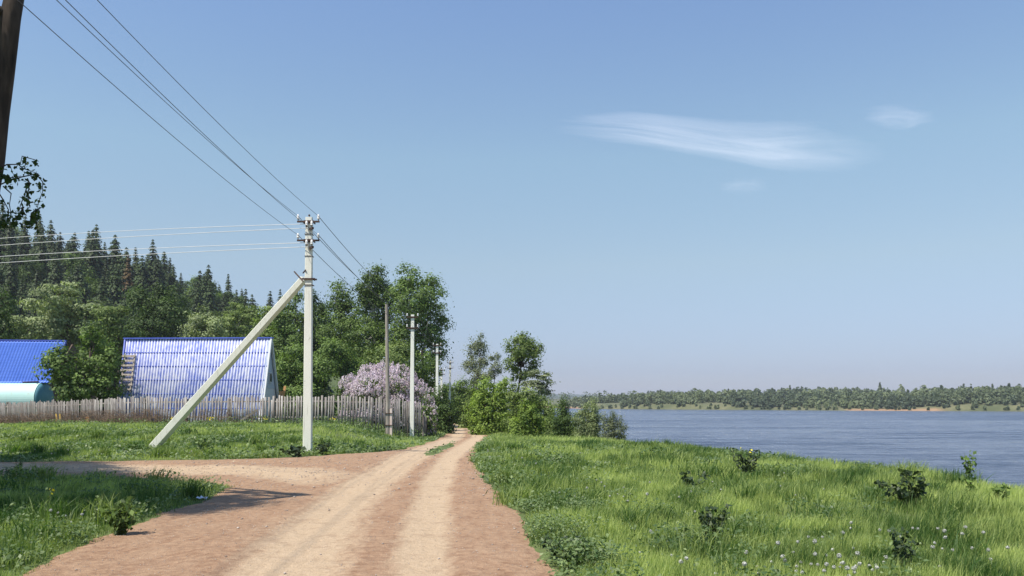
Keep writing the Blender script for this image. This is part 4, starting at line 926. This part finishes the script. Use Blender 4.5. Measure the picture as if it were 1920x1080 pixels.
near_tree('unseen third birch beyond the left edge, added to block sky light', (-19.5, 18.5), [(-19.5, 18.5, -.2), (-19.4, 18.5, 3), (-19.2, 18.4, 6), (-19, 18.4, 10.5)], [.2, .17, .13, .05],
    [(-17.5, 17.5, 8, 1.9), (-19, 19.5, 9, 2.1), (-20.5, 17.5, 7, 2), (-18, 16, 6.5, 1.8), (-19, 17.5, 10.5, 1.8), (-16.6, 15.6, 9, 1.5)], 303, 1.0, .12)  # added out of view to cut sky fill on the shaded grass
near_tree('unseen fourth birch near the camera, added to block sky light', (-14, 6.5), [(-14, 6.5, -.2), (-14, 6.5, 3), (-13.8, 6.5, 6), (-13.8, 6.4, 10.5)], [.2, .17, .13, .05],
    [(-13, 7.5, 8, 1.9), (-14.5, 8.2, 9, 2.1), (-15.5, 6.5, 7, 2), (-12.5, 6.8, 6.5, 1.7), (-14, 6.5, 10.5, 1.8), (-12.2, 8.0, 9.6, 1.6)], 304, 1.0, .12)  # another off-frame crown added as a sky blocker to deepen the left shade

# ------------------------------------------------------------------ grass
r = np.random.default_rng(77)
def scatter(n_per_m2, y0, y1, xa, xb, margin=330):
    n = int((y1-y0)*(xb-xa)*n_per_m2); x = r.uniform(xa, xb, n); y = r.uniform(y0, y1, n)
    px = PX0+F_PX*x/y; k_ = (px > -margin) & (px < 1920+margin); return x[k_], y[k_]
BV = []; BF = []; Bv = []; bo = 0
def blades(x, y, hgt, w, v, lean=.35, wind=(.10, .0)):
    global bo
    n = len(x)
    if n == 0: return
    z = height(x, y)-.015; a = r.uniform(0, 2*PI, n); wx, wy = np.cos(a)*w/2, np.sin(a)*w/2
    la = r.uniform(0, 2*PI, n); lm = hgt*lean*r.uniform(.1, 1.3, n); lx = np.cos(la)*lm+wind[0]*hgt; ly = np.sin(la)*lm
    b0 = np.stack([x-wx, y-wy, z], -1); b1 = np.stack([x+wx, y+wy, z], -1)
    m0 = np.stack([x+lx*.32-wx*.8, y+ly*.32-wy*.8, z+hgt*.58], -1); m1 = np.stack([x+lx*.32+wx*.8, y+ly*.32+wy*.8, z+hgt*.58], -1)
    tp = np.stack([x+lx, y+ly, z+hgt*np.sqrt(np.clip(1-(lm/hgt)**2*.35, .2, 1))], -1)
    V = np.stack([b0, b1, m0, m1, tp], 1).reshape(-1, 3); i = np.arange(n)*5+bo
    F = np.stack([i, i+1, i+2, i+1, i+3, i+2, i+2, i+3, i+4], -1).reshape(-1, 3)
    BV.append(V); BF.append(F); Bv.append(np.repeat(v, 3)); bo += 5*n
def tone(x, y, s=70):
    return np.clip(.5+2.0*(fbm(x*.35, y*.35, s)-.5)+1.7*(fbm(x*1.9, y*1.3, s+5)-.5), 0, 1)
def grass_field(side, bands):
    for (y0, y1, den, xa, xb, hm, wd) in bands:
        x, y = scatter(den, y0, y1, xa, xb); s = rsd(x, y); k_ = (s < .13-r.uniform(0, 1, len(x))**.6*.26)
        if side == 'R': k_ &= (x > -6) & (x < crest(y)+3.0)
        x, y, s = x[k_], y[k_], s[k_]
        bare = fbm(x*.9, y*.9, 90)
        k_ = (bare < .66) | (r.uniform(0, 1, len(x)) < .25)
        if side == 'R':
            sand_ = sandf(x, y); k_ &= (r.uniform(0, 1, len(x)) > sand_*.9)
        x, y, s = x[k_], y[k_], s[k_]
        hh = hm*.72*(.25+1.3*fbm(x*1.1, y*1.1, 80))*r.uniform(.4, 1.3, len(x))*(.32+.68*sst(-.1, .8, -s))
        tn = np.clip(tone(x, y)*1.15-.05+r.normal(0, .2, len(x)), 0, 1)
        blades(x, y, hh, wd*r.uniform(.7, 1.3, len(x)), tn)
grass_field('R', [(5.5, 9, 2300, .6, 8.5, .27, .007), (9, 13, 1500, .2, 12.5, .29, .008), (13, 18, 850, -.5, 15, .31, .011), (18, 26, 480, -1, 13.5, .33, .015), (26, 38, 240, -1.5, 11.5, .36, .023), (38, 58, 95, -3, 10.5, .38, .035), (58, 110, 22, -8, 9, .40, .06)])
grass_field('L', [(6, 9, 2300, -6.6, -3.0, .24, .007), (9, 13, 1400, -9.6, -3.4, .25, .008), (13, 19.5, 750, -14.5, -4, .25, .011), (21, 27, 420, -20, -4, .17, .015), (27, 36, 240, -26, -3, .20, .021), (36, 50, 130, -36, -3.5, .24, .030), (48, 66, 40, -48, -4.5, .28, .045)])
for _ in range(420):
    y = 7+r.uniform()**1.2*28; x = r.uniform(-.64, .60)*y
    if rsd(x, y) > -.25 or x > crest(y)+.6 or (19 < y < 23 and x < -5): continue
    n = int(r.uniform(40, 110)); w_ = max(.008, y*.0011); rr_t = r.uniform(.08, .22)
    blades(x+r.normal(size=n)*rr_t, y+r.normal(size=n)*rr_t, r.uniform(.22, .42)*r.uniform(.6, 1.2, n), w_*r.uniform(.8, 1.4, n), np.clip(r.uniform(.0, .55)+r.normal(0, .12, n), 0, 1), lean=.7)
tag(mk('grass', np.concatenate(BV), np.concatenate(BF), M['grass'], attr={'v': ('FACE', np.concatenate(Bv))}), 'green meadow grass on both sides of the dirt road', 'grass', kind='stuff')
# broad-leaved weeds along the road edges, at the fence foot and strewn through the lawn
Cs = []; Ns = []; Sz = []; vv = []
def weed_patch(x, y, rad, n, hmax, size, v0):
    px_ = x+r.normal(size=n)*rad*.5; py_ = y+r.normal(size=n)*rad*.5; k_ = rsd(px_, py_) < .02; px_, py_ = px_[k_], py_[k_]; n = len(px_)
    if n == 0: return
    Cs.append(np.stack([px_, py_, height(px_, py_)+r.uniform(.02, 1, n)*hmax], -1)); Ns.append(np.stack([r.normal(size=n)*.4, r.normal(size=n)*.4-.15, np.ones(n)], -1))
    Sz.append(np.full(n, size)*r.uniform(.6, 1.3, n)); vv.append(np.clip(v0+r.normal(0, .18, n), 0, 1))
E = np.concatenate([ROAD, ROAD[:1]])
for i in range(len(E)-1):
    a, b_ = E[i], E[i+1]; L = np.linalg.norm(b_-a)
    if a[1] > 140 or b_[1] > 140 or a[1] < 5.2 or b_[1] < 5.2 or L > 40: continue
    d_ = (b_-a)/L; nrm = np.array([d_[1], -d_[0]])
    for t in np.arange(0, L, .16 if a[1] < 30 else .5):
        p = a+d_*t
        for sg in (-1, 1):
            q = p+nrm*sg*abs(r.normal())*.45
            if rsd(q[0], q[1]) < -.05 and fbm(np.array(q[0]*.8), np.array(q[1]*.8), 99) > .38:
                f = max(1, q[1]/11); weed_patch(q[0], q[1], .16*f, int(26), .10+.10*r.uniform(), .045*min(f, 2.6), .45)
for _ in range(1500):   # strewn
    y = 6.5+r.uniform()**1.3*40; x = r.uniform(-.66, .5)*y
    if x > crest(y)-.3 or (19 < y < 23 and x < -5): continue
    if rsd(x, y) < -.1:
        f = max(1, y/11)
        if r.uniform() < .14: weed_patch(x, y, .28*f, 170, r.uniform(.2, .34), .045*min(f, 2.2), r.uniform(.0, .5))
        else: weed_patch(x, y, .2*f, 30, .14, .05*min(f, 2.6), r.uniform(.1, .7))
for s_ in np.arange(0, TOTAL, .35):   # fence foot
    p = fpos(s_); q = (p[0]+r.normal()*.2, p[1]-.35-abs(r.normal())*.6)
    if p[0] > -27 or r.uniform() < .5: weed_patch(q[0], q[1], .5, 70, r.uniform(.2, .62)*(1 if p[0] > -18 else .7), .10, r.uniform(.1, .7))
for (px, py, n, rad, hm, sz) in ((1040, 1010, 2200, .5, .26, .038), (1075, 960, 1300, .5, .20, .036), (1085, 1062, 1300, .32, .26, .05), (1000, 960, 700, .3, .18, .045), (960, 900, 600, .3, .18, .05), (925, 870, 500, .35, .2, .055), (660, 822, 700, .9, .5, .10), (700, 812, 700, 1.0, .5, .10), (600, 830, 260, .6, .3, .09), (635, 845, 260, .6, .25, .08), (760, 815, 500, .7, .4, .1), (1030, 820, 400, 1., .3, .1), (380, 842, 600, .8, .38, .10), (330, 830, 300, .8, .3, .1), (480, 800, 500, .6, .9, .11), (546, 795, 300, .35, 1.0, .12), (835, 803, 400, 1., .5, .12), (925, 808, 700, 1.2, .5, .12), (870, 775, 700, 2.5, .9, .2)):
    q = solve(px, py); weed_patch(q[0], q[1], rad, n, hm, sz, .4)
C = np.concatenate(Cs); V, F = leaves(r, C, np.concatenate(Sz), np.concatenate(Ns), .55, jit=.45)
tag(mk('ground_weeds', V, F, M['weeds'], attr={'v': ('FACE', np.concatenate(vv))}), 'low broad-leaved weeds along the road edges and the foot of the fence', 'weeds', kind='stuff')
# dry bramble on the left part of the fence
Vs = []; n = 0
for _ in range(1500):
    s_ = r.uniform(0, fc[3]+3.5) if r.uniform() < .85 else r.uniform(fc[3], fc[4]); p = fpos(s_); gz = float(height(p[0], p[1])); a = np.array([p[0]+r.normal()*.2, p[1]-.25-abs(r.normal())*.4, gz]); hh = r.uniform(.3, 1.0)
    b_ = a+np.array([r.normal()*.45, r.normal()*.25, hh]); c_ = b_+np.array([r.normal()*.4, r.normal()*.2, r.uniform(-.3, .25)]); Vs.append(tube(np.array([a, (a+b_)/2+r.normal(size=3)*.08, b_, c_]), [.011, .009, .008, .005], 3))
V, F = join(Vs); o = mk('dry_bramble', V, F, M['dry'], attr={'v': ('FACE', np.repeat(r.uniform(0, 1, len(Vs)), len(F)//len(Vs)))}); tag(o, 'tangled dry brown stalks against the left part of the picket fence', 'dry brush', kind='stuff')

# gravel
x = r.uniform(-12, 3, 26000); y = 5.5+r.uniform(0, 1, 26000)**1.6*26; s = rsd(x, y); tl = pldist(TL, x, y); tr_ = pldist(TR, x, y)
k_ = (s > .03) & (r.uniform(0, 1, len(x)) < np.where((tl < .5) | (tr_ < .3), .12, .75)); x, y, s = x[k_], y[k_], s[k_]
z = road_h(x, y, s)[0]; n = len(x); R_ = r.uniform(.003, .009, n)*np.clip(y/9, 1, 2.0)*np.where(r.uniform(0, 1, n) < .03, 2.2, 1)
oc = np.array([(1, 0, 0), (0, 1, 0), (-1, 0, 0), (0, -1, 0), (0, 0, .7), (0, 0, -.5)]); of = np.array([(0, 1, 4), (1, 2, 4), (2, 3, 4), (3, 0, 4), (1, 0, 5), (2, 1, 5), (3, 2, 5), (0, 3, 5)])
V = (oc[None]*R_[:, None, None]*r.uniform(.6, 1.3, (n, 6, 1)))+np.stack([x, y, z+R_*.3], -1)[:, None]; F = (of[None]+np.arange(n)[:, None, None]*6).reshape(-1, 3)
tag(mk('gravel', V.reshape(-1, 3), F, M['stone']), 'small loose pebbles scattered over the dirt road', 'gravel', kind='stuff')

# ------------------------------------------------------------------ individual weeds
def burdock(px, py, d_h, label, n=26, leaf=.12, wide=.28, name='burdock_plant', m='burdock', stems=7, flower=None):
    q = solve(px, py); z = float(height(*q)); e = empty(name, (q[0], q[1], z)); tag(e, label, 'plant')
    rr = np.random.default_rng(int(px*7+py)); parts = []; C = []; Ns = []
    for i in range(stems):
        a = rr.uniform(0, 2*PI); tip = np.array([math.cos(a)*wide*rr.uniform(.1, 1), math.sin(a)*wide*rr.uniform(.1, 1)*.7, d_h*rr.uniform(.6, 1.05)]); pt = bent(rr, (0, 0, -.02), tip, 5, .06); parts.append(tube(pt, np.linspace(.008, .003, 5), 5))
        for j in range(n):
            t = rr.uniform(.12, 1.0)*4; k_ = min(int(t), 3); f = t-k_; dv = np.array([rr.normal(), rr.normal(), .15]); dv /= np.linalg.norm(dv); C.append(pt[k_]*(1-f)+pt[k_+1]*f+dv*leaf*.5); Ns.append(np.array([dv[0]*.3, dv[1]*.3-.2, .9]))
    V, F = join(parts); mk('stem', V, F, M['stem'], e, smooth=True)
    V, F = leaves(rr, np.array(C), leaf, np.array(Ns), .6, jit=.6); mk('leaves', V, F, M[m], e, attr={'v': ('FACE', rr.uniform(0, 1, len(C)))})
    if flower:
        C = []; 
        for _ in range(flower): a = rr.uniform(0, 2*PI); C.append((math.cos(a)*wide*rr.uniform(0, .8), math.sin(a)*wide*rr.uniform(0, .6), d_h*rr.uniform(.82, 1.12)))
        V, F = leaves(rr, np.array(C), .045 if q[1] < 20 else .07, np.tile([0, -.3, 1.], (len(C), 1)), 1., jit=.8); mk('flowers', V, F, M['petal'], e)
burdock(1404, 895, .60, 'dark bushy weed near the middle of the right meadow against the water line', leaf=.075, wide=.42, stems=12, n=34, flower=4)
burdock(1300, 922, .42, 'thin scattered dark weed between two taller ones in the right meadow', n=14, leaf=.10, wide=.42, stems=8)
burdock(1332, 1028, .46, 'darkest broad-leaved weed low in the right meadow', leaf=.062, wide=.30, stems=12, n=34)
burdock(1705, 955, .54, 'wide spreading dark burdock near the lower bank at the right', leaf=.10, wide=.60, stems=12)
burdock(1690, 1085, .44, 'dark upright burdock at the bottom right among the dandelions', leaf=.065, wide=.24, stems=9)
burdock(1060, 1050, .28, 'shadowed burdock at the right road edge near the bottom', leaf=.10, wide=.24, stems=7)
burdock(228, 1004, .50, 'tall crinkled burdock at the corner of the left grass patch', leaf=.085, wide=.22, stems=10, n=26, m='mid')
burdock(185, 985, .40, 'slim leafy stalk just left of the tall crinkled burdock', n=22, leaf=.05, wide=.08, stems=3, m='weeds', name='leafy_stalk')
burdock(95, 975, .42, 'yellow-topped stalk in the shaded grass at the left', n=20, leaf=.045, wide=.07, stems=3, m='weeds', name='leafy_stalk', flower=4)
burdock(552, 858, .36, 'dark large-leaved burdock at the foot of the nearest concrete pole', leaf=.20, wide=.40, stems=6, n=7)
burdock(604, 853, .42, 'dark weed clump just right of the nearest concrete pole', leaf=.14, wide=.35, stems=7, n=14)
burdock(378, 852, .50, 'dark weed clump in the lawn right of the brace foot', leaf=.12, wide=.6, stems=10, n=16, m='weeds')
burdock(1818, 935, .75, 'tall narrow green sapling in front of the water at the right', leaf=.09, wide=.12, stems=5, n=22, m='mid', name='sapling')
burdock(1880, 950, .38, 'small green sapling nearest the right edge of the picture', leaf=.09, wide=.3, stems=7, n=16, m='mid', name='sapling')
burdock(1728, 918, .45, 'low olive sapling at the bank left of the tall sapling', leaf=.08, wide=.45, stems=9, n=16, m='olive', name='sapling')
burdock(35, 882, .30, 'dry-headed weed at the left edge beside the side road', leaf=.05, wide=.2, stems=6, n=10, name='leafy_stalk')
for i, (px, py, n) in enumerate(((277, 812, 22), (358, 802, 60), (325, 822, 30), (495, 807, 55), (551, 800, 45), (388, 815, 25), (395, 830, 22), (461, 800, 16), (498, 826, 16), (362, 818, 14), (588, 816, 14), (625, 824, 12))):
    near = ('beside the brace', 'largest, before the middle of the corrugated roof', 'low in the lawn above the brace foot', 'left of the nearest pole by the loose board', 'close left of the nearest pole', 'in the lawn right of the brace', 'in the lawn near the dark weed clump', 'small, below the loose board', 'small, in mid lawn left of the nearest pole', 'small, under the slanting brace', 'close right of the nearest pole', 'small, two steps right of the nearest pole')[i]
    burdock(px, py, .45, 'yellow flowering rape plant, '+near, n=8, leaf=.09, wide=.26, stems=5, m='weeds', name='yellow_wildflower', flower=n)
# dandelion clocks
def dandelion(near=True):
    e = empty('dandelion'); m = MB(); m.tube([(0, 0, -.02), (.005, 0, .12), (.012, .004, .235)], [.003, .0028, .002], 5); m.build('stem', M['stem'], e, smooth=True)
    rr = np.random.default_rng(3); n = 130; dv = rdir(rr, n); V = []; F = []
    C = dv*.0185+np.array([.012, .004, .25]); V, F = leaves(rr, C, .0085, dv, .9, jit=.25)
    # filaments to each seed
    c0 = np.array([.012, .004, .25]); sd_ = np.cross(dv, rdir(rr, n))*.0006
    V2 = np.stack([c0+sd_*1, c0-sd_*1, C-sd_, C+sd_], 1).reshape(-1, 3); F2 = np.arange(4*n).reshape(n, 4)+len(V)
    mk('seed_head', np.concatenate([V, V2]), np.concatenate([F, F2]), M['seed'], e); return e
proto = dandelion(); first = True
spots = []
for cx_, cy_, n, sxp, syp in ((1500, 1056, 16, 80, 18), (1600, 1066, 18, 60, 14), (1740, 1010, 12, 60, 22), (1400, 1060, 9, 60, 16), (1560, 1015, 9, 80, 20), (1130, 905, 5, 60, 10), (1180, 925, 6, 70, 12), (985, 872, 6, 20, 4), (1045, 857, 12, 60, 4), (1290, 935, 6, 70, 15), (1060, 935, 5, 40, 10), (1820, 1030, 8, 60, 25), (925, 848, 8, 14, 8), (1400, 920, 8, 160, 18), (1250, 1040, 6, 90, 30)):
    for _ in range(n): spots.append((cx_+r.normal()*sxp*.7, cy_+r.normal()*syp*.7, 'R'))
for cx_, cy_, n, sxp, syp in ((120, 848, 16, 120, 5), (240, 845, 14, 90, 6), (300, 850, 10, 60, 5), (420, 848, 12, 80, 6), (690, 838, 22, 50, 5), (730, 832, 12, 30, 4), (560, 845, 8, 60, 6), (115, 965, 5, 30, 8)):
    for _ in range(n): spots.append((cx_+r.normal()*sxp*.7, cy_+r.normal()*syp*.7, 'L'))
for px, py, sd in spots:
    if py > 1085 or py < 835: continue
    q = solve(px, py); q = solve(px, py+.25*F_PX/q[1]*.8)
    if rsd(q[0], q[1]) > -.12 or q[0] > crest(q[1])+.5: continue
    o = proto if first else copy_tree(proto); first = False
    s_ = r.uniform(.55, .98)*(1.15 if q[1] < 12 else 1.0); o.location = (q[0], q[1], float(height(*q))); o.scale = (s_, s_, s_*r.uniform(.8, 1.1)); o.rotation_euler = (r.normal()*.12, r.normal()*.12, r.uniform(0, 6.28))
    if sd == 'R': tag(o, 'white fluffy dandelion clock in the riverside meadow right of the road', 'dandelion', 'dandelions right of the road')
    else: tag(o, 'white dandelion clock in the grass left of the road', 'dandelion', 'dandelions left of the road')
# litter
q = solve(378, 941); m = MB(); rr = np.random.default_rng(4)
gv = [(i*.05-.07+rr.normal()*.01, j*.035-.035+rr.normal()*.008, .02+abs(rr.normal())*.02+(.02 if (i+j) % 2 else 0)) for j in range(3) for i in range(4)]
m.add(gv, [(j*4+i, j*4+i+1, (j+1)*4+i+1, (j+1)*4+i) for j in range(2) for i in range(3)]); o = m.build('plastic_litter', M['litter']); sm = o.modifiers.new('thick', 'SOLIDIFY'); sm.thickness = .004
o.location = (q[0], q[1], float(height(*q))+.02); tag(o, 'crumpled bluish-white plastic scrap at the tip of the left grass patch', 'litter')

# ------------------------------------------------------------------ thin cirrus, high above the haze
def cloud(px0, px1, pt, pb, alt, seed, strength, label, skew=0., sc=(1.4, 4.0)):
    yn, yf = (alt)/((HOR-pt)/F_PX), (alt)/((HOR-pb)/F_PX); ym = (yn+yf)/2; xa, xb = X(px0, ym), X(px1, ym)
    n = 30; u = np.linspace(0, 1, n); UU, WW = np.meshgrid(u, u)
    wt_ = np.interp(UU, [0, .2, .45, .8, 1], [.30, .45, .75, 1.15, .7]) if skew else 1.0; mid_ = np.interp(UU, [0, .3, .6, 1], [.18, .25, .52, .62]) if skew else .5
    Yc = yn+(yf-yn)*(mid_+(WW-.5)*wt_); Xc = (xa+(xb-xa)*UU)*Yc/ym
    Zc = alt+60*(fbm(UU*4, WW*4, seed)-.5)
    I = np.arange(n*n).reshape(n, n); Q = np.stack([I[:-1, :-1], I[:-1, 1:], I[1:, 1:], I[1:, :-1]], -1).reshape(-1, 4)
    k = N('cirrus_%d' % seed); cb = k.n('CombineXYZ'); k.l(k.at('cu'), cb.inputs[0]); k.l(k.at('cw'), cb.inputs[1]); v = cb.outputs[0]; mp = k.n("Mapping"); k.l(v, mp.inputs[0]); mp.inputs["Scale"].default_value = (sc[0], sc[1], 1); mp.inputs["Location"].default_value = (seed*1.3, seed*.7, 0)
    f = k.noise(mp.outputs[0], 1.6, 9, .62, .8)
    sp = k.n("SeparateXYZ"); k.l(v, sp.inputs[0])
    def hump(s_, lo, hi): return k.ramp(s_, [(lo, 0), (lo+(.5-lo)*.75, 1), (hi-(hi-.5)*.75, 1), (hi, 0)])
    ed = k.math('MULTIPLY', hump(sp.outputs[0], .0, 1.), hump(sp.outputs[1], .0, 1.))
    al = k.math('MULTIPLY', k.ramp(k.math('MULTIPLY', f, ed), [(.18, 0), (.60, 1)]), strength)
    em = k.n("BsdfTranslucent"); em.inputs[0].default_value = (.95, .91, .91, 1); df = k.n("BsdfDiffuse"); df.inputs[0].default_value = (.9, .9, .92, 1)
    tr = k.n("BsdfTransparent"); mx = k.n("MixShader"); k.l(al, mx.inputs[0]); k.l(tr.outputs[0], mx.inputs[1]); k.l(em.outputs[0], mx.inputs[2]); k.l(mx.outputs[0], k.out.inputs[0])
    o = mk('cloud', np.stack([Xc, Yc, Zc], -1).reshape(-1, 3), Q, k.m, smooth=True, attr={'cu': ('POINT', UU.ravel()), 'cw': ('POINT', WW.ravel())}); tag(o, label, 'cloud')
cloud(910, 1780, 195, 335, 2200, 1, .155, 'long thin white wisp of cloud in the right half of the sky', skew=.9, sc=(1.6, 3.2))
cloud(1590, 1780, 185, 250, 2300, 2, .075, 'small faint wisp right of the long cloud')
cloud(1330, 1460, 325, 372, 2100, 3, .05, 'tiny faint streak of cloud below the long cloud', sc=(1, 2))

# ------------------------------------------------------------------ air
hz = MB(); hz.box((2000, 3480, 41), (15000, 7200, 104)); k = N('haze_air'); k.t.nodes.remove(k.b)
pv = k.n("VolumePrincipled"); pv.inputs["Color"].default_value = (.86, .90, 1.0, 1); pv.inputs["Density"].default_value = 1.9e-4; pv.inputs["Anisotropy"].default_value = .2
k.l(pv.outputs[0], k.out.inputs["Volume"]); tag(hz.build('haze', k.m), kind='stuff')
